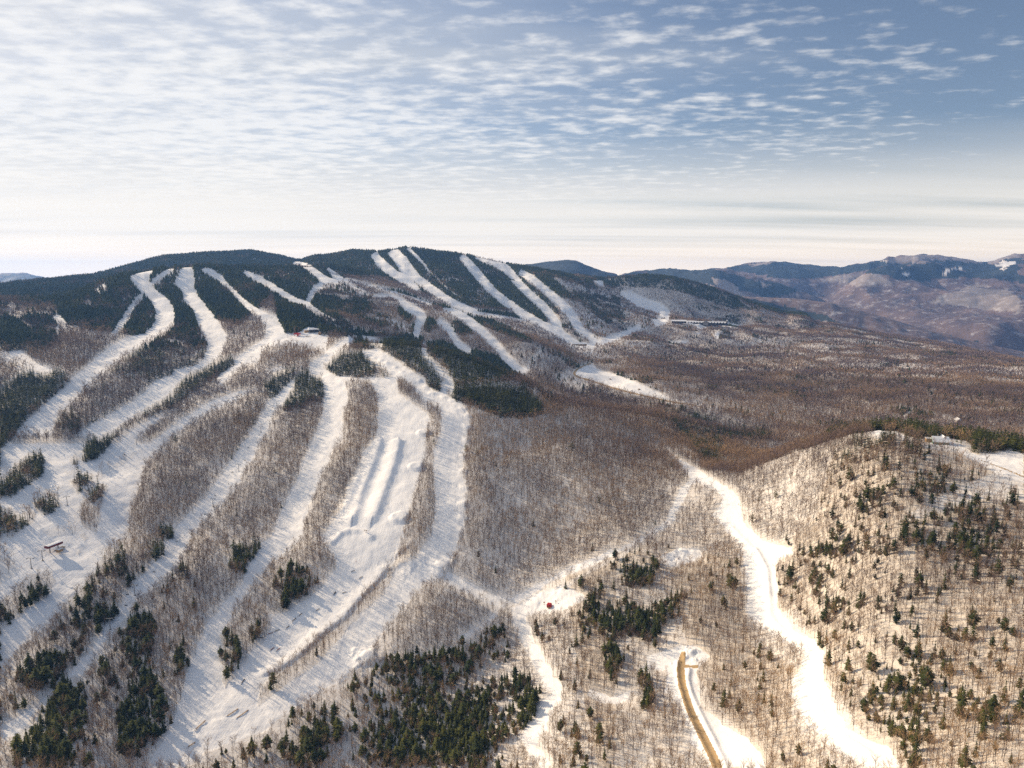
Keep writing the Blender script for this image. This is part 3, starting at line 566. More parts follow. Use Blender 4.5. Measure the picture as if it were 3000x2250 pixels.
def ground_material():
    m, nt, b = new_mat('snowy_ground', .75, .2); g = NT(nt)
    pos = g.n('ShaderNodeNewGeometry').outputs['Position']
    wood = g.attr('wood'); opn = g.attr('open'); sand = g.attr('sand'); con = g.attr('con')
    n1 = g.noise(pos, .035, 4); n2 = g.noise(pos, .6, 4, .7); n3 = g.noise(pos, .0045, 5, .6); n4 = g.noise(pos, .16, 3, .65)
    snow = g.mix(n1, (.78, .785, .80), (.86, .86, .855))
    # twigs and leaves lying on the snow under the woods
    litter = g.math('MULTIPLY', g.ramp(g.math('ADD', g.math('MULTIPLY', n2, .6), g.math('MULTIPLY', n4, .4)), .5, .66), wood)
    snow = g.mix(g.math('MULTIPLY', g.attr('litter'), .62), snow, (.60, .505, .385))
    c = g.mix(g.math('MULTIPLY', litter, .5), snow, (.30, .23, .17))
    # beyond the modelled trees the sheet itself is the tree canopy
    dist = g.n('ShaderNodeVectorMath', operation='LENGTH'); g.l(pos, dist.inputs[0])
    far = g.ramp(dist.outputs['Value'], 4300, 5600)
    fl = g.noise(pos, .012, 6, .72); fl2 = g.noise(pos, .0022, 5, .6)
    canopy = g.mix(g.ramp(fl2, .35, .65), (.12, .092, .10), (.20, .145, .135))
    canopy = g.mix(g.math('MULTIPLY', g.ramp(fl, .5, .72), .75), canopy, (.62, .60, .62))
    canopy = g.mix(g.ramp(g.math('ADD', con, g.math('MULTIPLY', g.math('SUBTRACT', fl2, .5), 1.6)), .35, .75), canopy, g.mix(g.ramp(fl, .55, .8), (.035, .05, .055), (.2, .22, .24)))
    c = g.mix(g.math('MULTIPLY', far, wood), c, canopy)
    sandc = g.mix(g.noise(pos, .25, 4, .7), (.33, .22, .105), (.47, .34, .185))
    c = g.mix(g.ramp(sand, .35, .65), c, sandc)
    g.l(c, b.inputs['Base Color'])
    # bumps: wind ripple on snow, tree canopy far away
    bp = g.n('ShaderNodeBump'); bp.inputs['Strength'].default_value = .5; bp.inputs['Distance'].default_value = 1.0
    h1 = g.math('MULTIPLY', g.noise(pos, .35, 4, .6), .7)
    mpg = g.n('ShaderNodeMapping'); g.l(pos, mpg.inputs[0]); mpg.inputs['Scale'].default_value = (.55, .035, .02); mpg.inputs['Rotation'].default_value = (0, 0, .25)
    h1 = g.math('ADD', h1, g.math('MULTIPLY', g.math('MULTIPLY', g.noise(mpg.outputs[0], 1.0, 4, .6), .55), opn))
    h2 = g.math('MULTIPLY', g.math('MULTIPLY', fl, 14), g.math('MULTIPLY', far, wood))
    g.l(g.math('ADD', h1, h2), bp.inputs['Height']); g.l(bp.outputs[0], b.inputs['Normal'])
    return m
MG = ground_material()
me = mesh_from('ground', np.stack([GX.ravel(), GY.ravel(), Zg.ravel()], 1), quads, attrs)
ground = bpy.data.objects.new('ground', me); COL.objects.link(ground); ground['kind'] = 'structure'
me.materials.append(MG)

def tree_mat(name, lo, hi, bark, rough=.9):
    m, nt, b = new_mat(name, rough, .05); g = NT(nt)
    t = g.attr('tint'); oi = g.n('ShaderNodeObjectInfo').outputs['Random']
    f = g.math('FRACT', g.math('ADD', t, g.math('MULTIPLY', oi, g.attr('ind'))))
    pos = g.n('ShaderNodeNewGeometry').outputs['Position']
    f = g.math('ADD', g.math('MULTIPLY', f, .55), g.math('ADD', g.math('MULTIPLY', g.noise(pos, .02, 2), .3), g.math('MULTIPLY', g.ramp(g.noise(pos, .0035, 4, .6), .38, .62), .35)))
    f = g.math('SUBTRACT', f, .1)
    g.l(g.mix(g.attr('bark'), g.mix(f, lo, hi), bark), b.inputs['Base Color'])
    return m
MCON = tree_mat('conifer_needles', (.012, .028, .017), (.100, .104, .030), (.06, .045, .035))
MBAR = tree_mat('leafless_twigs', (.145, .112, .122), (.56, .37, .19), (.085, .062, .052))

# ---------- tree shapes, height 1, as triangle soups: verts, tris, bark flag per tri
def soup(tr, bk): 
    T = np.array(tr, float).reshape(-1, 3); F = np.arange(len(T)).reshape(-1, 3); return T, F, np.array(bk, float)
def trunk(tr, bk, h, r, lean=(0, 0), n=4, segs=2):
    for s in range(segs):
        z0 = h * s / segs; z1 = h * (s + 1) / segs; r0 = r * (1 - .85 * s / segs); r1 = r * (1 - .85 * (s + 1) / segs)
        o0 = (lean[0] * z0 * z0, lean[1] * z0 * z0); o1 = (lean[0] * z1 * z1, lean[1] * z1 * z1)
        for k in range(n):
            a0 = 2 * math.pi * k / n; a1 = 2 * math.pi * (k + 1) / n
            p = [(o0[0] + r0 * math.cos(a0), o0[1] + r0 * math.sin(a0), z0), (o0[0] + r0 * math.cos(a1), o0[1] + r0 * math.sin(a1), z0),
                 (o1[0] + r1 * math.cos(a1), o1[1] + r1 * math.sin(a1), z1), (o1[0] + r1 * math.cos(a0), o1[1] + r1 * math.sin(a0), z1)]
            tr += [p[0], p[1], p[2], p[0], p[2], p[3]]; bk += [1, 1]
def conifer(seed, whorls, per, R, base, pine, tn=4):
    r = random.Random(seed); tr = []; bk = []
    trunk(tr, bk, .93, .017, (r.uniform(-.03, .03), r.uniform(-.03, .03)), tn, 2 if tn > 3 else 1)
    for w in range(whorls):
        f = w / (whorls - 1); h = base + (.96 - base) * f
        if pine: rad = R * (1.0 - abs(f - .35) ** 1.6 * 1.35) * r.uniform(.65, 1.1)
        else: rad = R * (1.02 - f) ** .85 * r.uniform(.78, 1.1)
        rad = max(rad, .02); a0 = r.uniform(0, 6.28)
        for k in range(per):
            a = a0 + 6.283 * k / per + r.uniform(-.25, .25); q = rad * r.uniform(.6, 1.2); dr = q * (r.uniform(.0, .3) if pine else r.uniform(.25, .5))
            if r.random() < .08: continue
            up = .02 + (.02 if pine else .01); wd = r.uniform(.32, .6)
            c, s = math.cos(a), math.sin(a)
            i = (0, 0, h + up); m1 = (q * .62 * math.cos(a + wd), q * .62 * math.sin(a + wd), h - dr * .55); m2 = (q * .62 * math.cos(a - wd), q * .62 * math.sin(a - wd), h - dr * .5)
            e = (q * c, q * s, h - dr * .8 + r.uniform(-.01, .02))
            tr += [i, m2, m1, m1, m2, e]; bk += [0, 0]
    a = r.uniform(0, 6)
    for k in range(3):
        tr += [(0, 0, 1.0), (.025 * math.cos(a + 2.1 * k), .025 * math.sin(a + 2.1 * k), .88), (.025 * math.cos(a + 2.1 * k + 2), .025 * math.sin(a + 2.1 * k + 2), .88)]; bk += [0]
    return soup(tr, bk)
def far_conifer(seed, n=5, R=.2):
    r = random.Random(seed); tr = []; bk = []
    for z0, z1, q in ((.08, .7, 1.0), (.45, 1.0, .62)):
        a0 = r.uniform(0, 6); rim = [(R * q * r.uniform(.75, 1.2) * math.cos(a0 + 6.283 * k / n), R * q * r.uniform(.75, 1.2) * math.sin(a0 + 6.283 * k / n), z0 + r.uniform(-.04, .06)) for k in range(n)]
        for k in range(n): tr += [(0, 0, z1), rim[k], rim[(k + 1) % n]]; bk.append(0)
    return soup(tr, bk)
def blade(tr, bk, p, d, L, w, r, flag=0):
    d = Vector(d).normalized(); s = d.cross(Vector((r.uniform(-1, 1), r.uniform(-1, 1), r.uniform(-1, 1)))).normalized() * (w / 2); p = Vector(p)
    tr += [tuple(p + s), tuple(p - s), tuple(p + d * L)]; bk.append(flag)
def leafless(seed, limbs, twigs, lw, tw, tl, tr_r, tn=4, segs=2, spread=1.0):
    r = random.Random(seed); tr = []; bk = []; lean = (r.uniform(-.06, .06), r.uniform(-.06, .06))
    if tn: trunk(tr, bk, .82, tr_r, lean, tn, segs)
    tips = []
    for k in range(limbs):
        h = .3 + .55 * (k + r.random()) / limbs; a = 2.4 * k + r.uniform(-.5, .5); e = r.uniform(.55, 1.15)
        d = (math.cos(a) * math.cos(e) * spread, math.sin(a) * math.cos(e) * spread, math.sin(e)); L = (.34 - .16 * (h - .3)) * r.uniform(.7, 1.15)
        p = (lean[0] * h * h, lean[1] * h * h, h); blade(tr, bk, p, d, L, lw, r, 1)
        for t in (.35, .55, .75, .95): tips.append((Vector(p) + Vector(d) * L * t, d))
    tips.append((Vector((lean[0] * .67, lean[1] * .67, .82)), (0, 0, 1)))
    for k in range(twigs):
        p, d = tips[r.randrange(len(tips))]; dd = Vector(d) * .8 + Vector((r.uniform(-1, 1), r.uniform(-1, 1), r.uniform(-.1, 1.1))) * .8
        blade(tr, bk, p, dd, tl * r.uniform(.6, 1.3), tw, r)
    return soup(tr, bk)
CON0 = [conifer(s, w, p, R, b, pn) for s, w, p, R, b, pn in ((1,14,8,.22,.10,0),(2,13,8,.27,.08,0),(3,15,7,.18,.12,0),(4,11,9,.31,.22,1),(5,12,8,.28,.15,1),(6,13,8,.25,.05,0),(7,10,9,.33,.3,1),(8,13,7,.2,.2,0))]
CON1 = [conifer(s + 20, w, p, R, b, pn, 3) for s, w, p, R, b, pn in ((1,8,6,.24,.10,0),(2,7,7,.28,.08,0),(3,8,6,.2,.12,0),(4,6,7,.32,.22,1),(5,7,7,.29,.15,1),(6,8,6,.25,.05,0))]
CON2 = [far_conifer(s, 5, R) for s, R in ((1,.25),(2,.29),(3,.21),(4,.32),(5,.27))]
BAR0 = [leafless(s, 14, 105, .012, .0075, .16, .0125, spread=sp) for s, sp in ((1,1),(2,.8),(3,1.2),(4,.7),(5,1),(6,.9),(7,1.1),(8,.8))]
BAR1 = [leafless(s, 10, 34, .016, .018, .2, .012, 3, 1, sp) for s, sp in ((11,1),(12,.8),(13,1.2),(14,.8),(15,1),(16,.9))]
BAR2 = [leafless(s, 5, 13, .03, .042, .3, .018, 3, 1, sp) for s, sp in ((21,1),(22,.8),(23,1.2),(24,.9))]
BAR3 = [leafless(s, 3, 6, .07, .11, .42, .02, 0, 1, sp) for s, sp in ((31,1),(32,.9),(33,1.1))]

# ---------- where the trees stand
def candidates(d0, d1, sp):
    xs = np.arange(-d1 * .8, d1 * .8, sp); ys = np.arange(d0 * .6, d1, sp)
    X, Y = np.meshgrid(xs, ys); X = X.ravel(); Y = Y.ravel()
    k = (np.abs(np.arctan2(X, Y)) < np.where(np.hypot(X, Y) < 1500, .92, .74)); X = X[k]; Y = Y[k]
    X = X + rng.uniform(-.48, .48, len(X)) * sp; Y = Y + rng.uniform(-.48, .48, len(Y)) * sp
    d = np.hypot(X, Y); k = (d >= d0) & (d < d1); X = X[k]; Y = Y[k]; d = d[k]
    fi, fj = polar_ij(X, Y); Z = bil(Zg, fi, fj); H = bil(HIDN, fi, fj)
    u, v = pixel_of(X, Y, Z)
    k = (H < np.where(d < 2500, 34, 16)) & (v < 1659 + np.where(d < 1500, 260, 90)) & (u > np.where(d < 1500, -700, -200)) & (u < np.where(d < 1500, 2950, 2500))
    return X[k], Y[k], Z[k], H[k], d[k]
DCON = {B_: .004, S_: 0, C_: .93, M_: .45, G_: .05, R_: 0, Q_: .07, F_: .36, K_: .25}
DBAR = {B_: .9, S_: 0, C_: .0, M_: .45, G_: .22, R_: 0, Q_: .86, F_: .5, K_: .97}
conT = np.array([DCON[k] for k in range(9)]); barT = np.array([DBAR[k] for k in range(9)])
def plant(d0, d1, sp, bk=1.0):
    X, Y, Z, H, d = candidates(d0, d1, sp)
    c0 = cover_at(X, Y, Z, H)
    hgt = np.where(rng.random(len(X)) < .5, rng.uniform(7, 14, len(X)), rng.uniform(12, 18, len(X)))
    hgt = hgt * np.interp(d, [350, 900, 1600], [.85, 1.0, 1.05])
    hgt = np.where((c0 == C_) & (d > 800) & (d < 1200) & (H > .8), np.maximum(hgt, 17) * 1.15, hgt)
    c1 = cover_at(X, Y, Z, H, lift=4.5)
    c2 = cover_at(X, Y, Z, H, lift=hgt * .82)
    blocked = (c0 == S_) | (c0 == R_) | (((c1 == S_) | (c1 == R_) | (c2 == S_) | (c2 == R_)) & (H < 3))
    pc = conT[c0]; pb = barT[c0] * bk
    clump = vnoise(X, Y, 26, 71) * .7 + vnoise(X, Y, 75, 72) * .8
    mix = (c0 == K_) | (c0 == Q_) | (c0 == B_)
    pc = np.where(mix, pc * np.clip(.5 + 2.6 * np.clip(clump - .1, 0, 1) ** 1.3, 0, 6), pc)
    pc = np.where((c0 == M_) | (c0 == F_), np.clip(pc * (1 + 1.9 * clump), .03, .95), pc)
    pb = np.where((c0 == G_) & (d > 2600), .55, pb); pb = np.where((c0 == B_) & (d > 1700), pb * np.clip(.95 + .9 * vnoise(X, Y, 160, 74) + .4 * vnoise(X, Y, 45, 75), .62, 1), pb)
    pc = np.where((c0 == B_) & (d > 1700) & (np.arctan2(X, Y) > .05), np.clip((vnoise(X, Y, 70, 76) + .5 * vnoise(X, Y, 260, 78) - .55) * 1.1, .006, .6), pc); pc = np.where((c0 == C_) & (d > 2000), np.clip(1.0 + .55 * vnoise(X, Y, 130, 84) + .35 * vnoise(X, Y, 48, 85), .35, .97), pc); pb = np.where((c0 == C_) & (d > 2000), .8 - pc, pb)
    nr_ = (c0 == C_) & (d < 1050) & (H < .8) & ~((X > 430) & (d > 800)); pc = np.where(nr_, np.clip(.72 + .5 * vnoise(X, Y, 14, 88), .35, .93), pc); pb = np.where(nr_, .9 - pc, pb)
    pb = np.where((c0 == B_) & (d < 1700), pb * np.clip(1.0 + .45 * vnoise(X, Y, 24, 86) + .3 * vnoise(X, Y, 70, 87), .45, 1) * .95, pb)
    pb = np.clip(np.minimum(pb, 1 - pc), 0, 1)
    pb = np.where(c0 == K_, pb * np.clip(1 + .5 * vnoise(X, Y, 40, 73), .3, 1.2), pb)
    r = rng.random(len(X)); isc = (r < pc) & ~blocked; isb = (r >= pc) & (r < pc + pb) & ~((c0 == S_) | (c0 == R_) | (((c1 == S_) | (c1 == R_)) & (H < 3)))
    def pack(k, f): return dict(x=X[k], y=Y[k], z=Z[k] - .3, h=hgt[k] * f[k], d=d[k], c=c0[k], H=H[k])
    one = np.ones(len(X)); fc = np.where(c0 == K_, rng.uniform(.4, 1.1, len(X)), rng.uniform(.6, 1.15, len(X)))
    return pack(isc, fc), pack(isb, one * rng.uniform(.7, 1.12, len(X)))
Z1 = plant(290, 1300, 3.7); Z2 = plant(1300, 2600, 4.7); Z3 = plant(2600, 5400, 6.6)
def take(t, k): return {q: v[k] for q, v in t.items()}
def join(*ts): return {q: np.concatenate([t[q] for t in ts]) for q in ts[0]}
def nearest_seen(t, n):
    u, v = pixel_of(t['x'], t['y'], t['z'] + t['h'] * .5)
    sc = np.where((u > 4) & (u < 2208) & (v > 0) & (v < 1655) & (t['H'] < 1), t['h'] / t['d'], 0)
    o = np.argsort(-sc); k = np.zeros(len(sc), bool); k[o[:n]] = True; return k
kc = nearest_seen(Z1[0], 300); kb = nearest_seen(Z1[1], 300)
conN = take(Z1[0], kc); barN = take(Z1[1], kb)
conR = take(Z1[0], ~kc); barR = take(Z1[1], ~kb)

def batch(t, shapes, wide=1.0, tone=.99, shade_by_cover=False):
    V = []; F = []; B = []; T = []; off = 0; which = rng.integers(0, len(shapes), len(t['x']))
    for s, (v, f, bk) in enumerate(shapes):
        k = which == s; n = int(k.sum())
        if not n: continue
        a = rng.uniform(0, 6.283, n); h = t['h'][k]; w = h * wide * rng.uniform(.85, 1.2, n)
        ca, sa = np.cos(a), np.sin(a)
        X = (v[None, :, 0] * ca[:, None] - v[None, :, 1] * sa[:, None]) * w[:, None] + t['x'][k][:, None]
        Y = (v[None, :, 0] * sa[:, None] + v[None, :, 1] * ca[:, None]) * w[:, None] + t['y'][k][:, None]
        Zz = v[None, :, 2] * h[:, None] + t['z'][k][:, None]
        V.append(np.stack([X, Y, Zz], -1).reshape(-1, 3)); F.append((f[None] + (np.arange(n) * len(v))[:, None, None]).reshape(-1, 3) + off)
        B.append(np.tile(bk, n)); T.append(np.repeat(rng.random(n) * tone * (np.where(t['c'][k] == B_, .5, 1.0) if shade_by_cover else 1.0), len(bk))); off += n * len(v)  # leafless wood tinted darker: the slope's shade put into the twig colour
    return np.concatenate(V), np.concatenate(F), np.concatenate(B), np.concatenate(T)
def merged(name, batches, mat, label=None):
    V = []; F = []; B = []; T = []; off = 0
    for v, f, b, t in batches: V.append(v); F.append(f + off); B.append(b); T.append(t); off += len(v)
    me = mesh_from(name, np.concatenate(V), np.concatenate(F), {'bark': ('FACE', np.concatenate(B)), 'tint': ('FACE', np.concatenate(T))}, False)
    me.materials.append(mat); o = bpy.data.objects.new(name, me); COL.objects.link(o); o['kind'] = 'stuff'; return o
def dsel(t, a, b): return take(t, (t['d'] >= a) & (t['d'] < b))
o = merged('conifer_forest', [batch(dsel(conR, 0, 800), CON0), batch(dsel(conR, 800, 1400), CON1), batch(dsel(Z2[0], 0, 1800), CON1), batch(dsel(Z2[0], 1800, 2600), CON2), batch(Z3[0], CON2, 1.15)], MCON)
o['label'] = 'dark evergreen woods covering the hilltops and the strips between the ski runs'; o['category'] = 'forest'
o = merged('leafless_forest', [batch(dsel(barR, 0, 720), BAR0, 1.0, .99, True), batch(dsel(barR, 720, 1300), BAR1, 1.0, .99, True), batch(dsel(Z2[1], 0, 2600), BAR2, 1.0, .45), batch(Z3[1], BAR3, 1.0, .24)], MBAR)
o['label'] = 'brown leafless woods covering the slopes between and beyond the ski runs'; o['category'] = 'forest'
print('trees', [len(q['x']) for q in (Z1[0], Z1[1], Z2[0], Z2[1], Z3[0], Z3[1])])

# the trees that show largest, each a thing with trunk and crown
def part_mesh(name, shp, flag, mat):
    v, f, bk = shp; k = bk == flag; ff = f[k]; used = np.unique(ff); mp = np.zeros(len(v), int); mp[used] = np.arange(len(used))
    me = mesh_from(name, v[used], mp[ff], {'bark': ('FACE', bk[k]), 'tint': ('FACE', np.zeros(k.sum())), 'ind': ('FACE', np.ones(k.sum()))}, False); me.materials.append(mat); return me
def trees(t, shapes, name, crown, mat, describe):
    mt = [(part_mesh('trunk', s, 1, mat), part_mesh(crown, s, 0, mat)) for s in shapes]
    src = None
    for i in range(len(t['x'])):
        q = random.randrange(len(shapes)); h = float(t['h'][i]); w = h * random.uniform(.88, 1.2)
        r = bpy.data.objects.new(name, None); COL.objects.link(r); r.empty_display_size = .2
        r.location = (t['x'][i], t['y'][i], t['z'][i]); r.scale = (w, w, h); r.rotation_euler.z = random.uniform(0, 6.28)
        for k, nm in ((0, 'trunk'), (1, crown)):
            p = bpy.data.objects.new(nm, mt[q][k]); COL.objects.link(p); p.parent = r
        lab, grp = describe(float(t['x'][i]), float(t['y'][i]), float(t['z'][i]), q, h)
        r['label'] = lab; r['category'] = 'tree'; r['group'] = grp
def region(x, y, z):
    u, v = pixel_of(x, y, z); u = float(u); v = float(v)
    if u < 470: return 'in the dark wood below the ski slopes, bottom left'
    if u < 820: return 'beside the wide snow run at the bottom'
    if u < 1190: return 'in the evergreen wood at the bottom middle'
    if u < 1400: return 'between the narrow snow track and the sand road'
    if u < 1560: return 'right beside the sandy road'
    if u < 1760: return 'between the sand road and the snow run'
    if u < 1960: return 'on the bank right of the lower snow run'
    return 'on the sunlit hillside in the bottom right corner'
def dcon(x, y, z, q, h):
    sh_ = ('slim pointed', 'broad pointed', 'narrow pointed', 'round bushy', 'full bushy', 'full pointed', 'flat topped', 'thin ragged')[q]
    sz = 'tall' if h > 12 else 'medium' if h > 9 else 'small'
    L = '%s %s evergreen tree %s' % (sz, sh_, region(x, y, z)); return L, 'evergreens ' + region(x, y, z)
def dbar(x, y, z, q, h):
    sz = 'tall' if h > 11.5 else 'medium' if h > 9.5 else 'short'
    f = 'spreading' if q in (2, 6) else 'upright' if q in (1, 3, 7) else 'rounded'
    return '%s %s leafless tree %s' % (sz, f, region(x, y, z)), 'leafless trees ' + region(x, y, z)
trees(conN, CON0, 'conifer_tree', 'crown', MCON, dcon)
trees(barN, BAR0, 'leafless_tree', 'crown', MBAR, dbar)
# ---------- light, sky, camera
SUN_AZ, SUN_EL = math.radians(-56), math.radians(26)      # azimuth from straight ahead, to the left
sd = bpy.data.lights.new('sun', 'SUN'); sd.energy = 4.6; sd.angle = math.radians(.55); sd.color = (1, .78, .53)
so = bpy.data.objects.new('sun', sd); COL.objects.link(so)
dirv = Vector((math.sin(SUN_AZ) * math.cos(SUN_EL), math.cos(SUN_AZ) * math.cos(SUN_EL), math.sin(SUN_EL)))
so.rotation_euler = dirv.to_track_quat('Z', 'Y').to_euler(); so.location = (-500, 0, 1200)
w = bpy.data.worlds.new('World'); SC.world = w; w.use_nodes = True; nt = w.node_tree; g = NT(nt)
bg = nt.nodes['Background']
sky = g.n('ShaderNodeTexSky', sky_type='NISHITA'); sky.sun_disc = False; sky.sun_elevation = SUN_EL; sky.sun_rotation = SUN_AZ
sky.altitude = 700; sky.air_density = 1.0; sky.dust_density = 1.6; sky.ozone_density = 1.6
gen = g.n('ShaderNodeTexCoord').outputs['Generated']
sep = g.n('ShaderNodeSeparateXYZ'); g.l(gen, sep.inputs[0]); X, Y, Z = sep.outputs
zc = g.math('MAXIMUM', g.math('ADD', Z, .045), .03)
comb = g.n('ShaderNodeCombineXYZ'); g.l(g.math('DIVIDE', X, zc), comb.inputs[0]); g.l(g.math('DIVIDE', Y, zc), comb.inputs[1]); P = comb.outputs[0]
# altocumulus: rows of small puffs, denser towards the sun
mp = g.n('ShaderNodeMapping'); g.l(P, mp.inputs[0]); mp.inputs['Rotation'].default_value = (0, 0, math.radians(12)); mp.inputs['Scale'].default_value = (.85, 1.2, 1)
puff = g.noise(mp.outputs[0], 7.6, 7, .55); big = g.noise(mp.outputs[0], .55, 3, .5); mid = g.noise(mp.outputs[0], 1.5, 3, .5)
band = g.math('MULTIPLY', g.ramp(Z, .13, .2), g.ramp(Z, .33, .25))
side = g.math('ADD', g.math('ADD', g.math('MULTIPLY', X, -.58), .05), g.math('MULTIPLY', band, .14))
lowband = g.ramp(g.math('DIVIDE', Z, 1), .22, .03)
cov = g.math('ADD', g.math('ADD', side, g.math('MULTIPLY', g.math('SUBTRACT', big, .5), .9)), g.math('MULTIPLY', g.math('SUBTRACT', mid, .5), .9))
den = g.math('ADD', g.math('MULTIPLY', g.math('SUBTRACT', puff, .5), 2.3), cov)
puffs = g.math('MULTIPLY', g.ramp(den, -.14, .74), g.ramp(Z, .05, .16))
# thin veil, heavier near the horizon and to the left
mp2 = g.n('ShaderNodeMapping'); g.l(P, mp2.inputs[0]); mp2.inputs['Rotation'].default_value = (0, 0, math.radians(-8)); mp2.inputs['Scale'].default_value = (.16, .9, 1)
streak = g.noise(mp2.outputs[0], 1.1, 5, .55)
veil = g.ramp(g.math('ADD', g.math('ADD', g.math('MULTIPLY', lowband, .62), g.math('MULTIPLY', X, -.85)), g.math('MULTIPLY', g.math('SUBTRACT', streak, .5), 1.9)), -.42, .7)
hz = g.ramp(g.math('ADD', Z, g.math('MULTIPLY', g.math('SUBTRACT', streak, .5), .12)), .195, .055)
hz = g.math('MULTIPLY', hz, g.ramp(g.noise(mp2.outputs[0], 1.1, 5, .5), .0, .7))
tn = g.n('ShaderNodeMix', data_type='RGBA', blend_type='MULTIPLY'); tn.inputs[0].default_value = 1; g.l(sky.outputs[0], tn.inputs[6]); tn.inputs[7].default_value = (.88, .82, .80, 1)
c = g.mix(g.math('MULTIPLY', veil, .82), tn.outputs[2], (5.0, 5.2, 5.45))
c = g.mix(g.math('MULTIPLY', puffs, .74), c, (8.2, 8.0, 7.7))
c = g.mix(g.math('MULTIPLY', hz, .85), c, (10.4, 9.4, 8.0))
c = g.mix(g.math('MULTIPLY', g.ramp(Z, .065, .0), .9), c, (17.0, 13.6, 9.6))
g.l(c, bg.inputs[0]); bg.inputs[1].default_value = .1
w.cycles.sampling_method = 'MANUAL'; w.cycles.sample_map_resolution = 512
# air: one even haze volume round everything
def haze():
    me = bpy.data.meshes.new('haze'); a = 18500; z0 = float(Zg.min()) - 1; z1 = float(Zg.max()) + 60
    v = [(x, y, z) for z in (z0, z1) for y in (-2000, a) for x in (-a, a)]
    me.from_pydata(v, [], [(0,2,3,1),(4,5,7,6),(0,1,5,4),(2,6,7,3),(0,4,6,2),(1,3,7,5)])
    m = bpy.data.materials.new('haze'); m.use_nodes = True; t = m.node_tree; t.nodes.clear()
    out = t.nodes.new('ShaderNodeOutputMaterial'); pv = t.nodes.new('ShaderNodeVolumePrincipled')
    pv.inputs['Color'].default_value = (.20, .44, 1, 1); pv.inputs['Density'].default_value = HAZE; pv.inputs['Anisotropy'].default_value = .3
    t.links.new(pv.outputs[0], out.inputs['Volume']); me.materials.append(m); m.cycles.homogeneous_volume = True
    o = bpy.data.objects.new('haze', me); COL.objects.link(o); o['kind'] = 'stuff'
HAZE = 4.6e-5
haze()
cd = bpy.data.cameras.new('camera'); cam = bpy.data.objects.new('camera', cd); COL.objects.link(cam); SC.camera = cam
cd.sensor_width = 36; cd.lens = FOC / 2212 * 36; cd.clip_start = 1; cd.clip_end = 60000
cam.location = (0, 0, CAMZ); cam.rotation_euler = (math.pi / 2 - PITCH, 0, 0)
SC.view_settings.view_transform = 'Standard'; SC.view_settings.look = 'None'; SC.view_settings.exposure = 0.37; SC.view_settings.gamma = 1
SC.render.engine = 'CYCLES'; cy = SC.cycles
cy.max_bounces = 4; cy.diffuse_bounces = 2; cy.glossy_bounces = 1; cy.transmission_bounces = 0; cy.volume_bounces = 0; cy.transparent_max_bounces = 4
cy.use_denoising = False; cy.denoiser = 'OPENIMAGEDENOISE'; cy.denoising_input_passes = 'RGB_ALBEDO_NORMAL'; cy.use_adaptive_sampling = True; cy.adaptive_threshold = .02; cy.caustics_reflective = False; cy.caustics_refractive = False
# ---------- buildings, lifts, rails and people
def flat(name, col, var=.25, rough=.7, scale=.8):
    m, nt, b = new_mat(name, rough, .2); g = NT(nt); pos = g.n('ShaderNodeTexCoord').outputs['Object']
    lo = tuple(c * (1 - var) for c in col); hi = tuple(min(1, c * (1 + var)) for c in col)
    g.l(g.mix(g.noise(pos, scale, 4, .6), lo, hi), b.inputs['Base Color']); return m
M_SNOW = flat('roof_snow', (.78, .79, .81), .05, .7, .4); M_RED = flat('red_paint', (.42, .03, .03)); M_DKRED = flat('dark_red_panel', (.16, .02, .025))
M_DARK = flat('dark_timber', (.05, .04, .036)); M_GREEN = flat('green_cladding', (.10, .17, .11)); M_WHITE = flat('pale_cladding', (.62, .60, .57), .12)
M_TAN = flat('tan_timber', (.36, .24, .13)); M_STEEL = flat('grey_steel', (.30, .30, .30)); M_GLASS = flat('window_glass', (.03, .04, .05), .2, .15); M_BRUSH = flat('brushwood', (.16, .10, .06), .5)
M_STONE = flat('grey_wall', (.22, .20, .18)); M_YEL = flat('yellow_paint', (.55, .33, .04)); M_BLACK = flat('black_rubber', (.02, .02, .02)); M_SKIN = flat('skin', (.45, .28, .2), .1)
class MB:
    def __init__(s): s.b = bmesh.new()
    def box(s, c, d, rz=0, bev=0):
        r = bmesh.ops.create_cube(s.b, size=1, matrix=Matrix.Translation(c) @ Matrix.Rotation(rz, 4, 'Z') @ Matrix.Diagonal((*d, 1)))
        if bev:
            ed = list({e for v in r['verts'] for e in v.link_edges}); bmesh.ops.bevel(s.b, geom=ed, offset=bev, segments=2, affect='EDGES')
        return s
    def tube(s, a, b, r, n=8, r2=None):
        a = Vector(a); b = Vector(b); d = b - a
        bmesh.ops.create_cone(s.b, cap_ends=True, segments=n, radius1=r, radius2=r if r2 is None else r2, depth=d.length, matrix=Matrix.Translation((a + b) / 2) @ d.to_track_quat('Z', 'Y').to_matrix().to_4x4()); return s
    def prism(s, pts, y0, y1):                      # profile in x,z pulled along y
        a = [s.b.verts.new((x, y0, z)) for x, z in pts]; b = [s.b.verts.new((x, y1, z)) for x, z in pts]; n = len(pts)
        s.b.faces.new(a); s.b.faces.new(b[::-1])
        for i in range(n): s.b.faces.new((a[i], b[i], b[(i + 1) % n], a[(i + 1) % n]))
        return s
    def done(s, name, mat, parent=None):
        bmesh.ops.recalc_face_normals(s.b, faces=s.b.faces); me = bpy.data.meshes.new(name); s.b.to_mesh(me); s.b.free(); me.materials.append(mat)
        o = bpy.data.objects.new(name, me); COL.objects.link(o); o.parent = parent; return o
def thing(name, label, cat, loc, rz=0, group=None):
    o = bpy.data.objects.new(name, None); COL.objects.link(o); o.location = loc; o.rotation_euler.z = rz; o['label'] = label; o['category'] = cat
    if group: o['group'] = group
    return o
def clone(o, parent=None):
    c = o.copy(); COL.objects.link(c); c.parent = parent
    for ch in list(o.children): clone(ch, c)
    return c
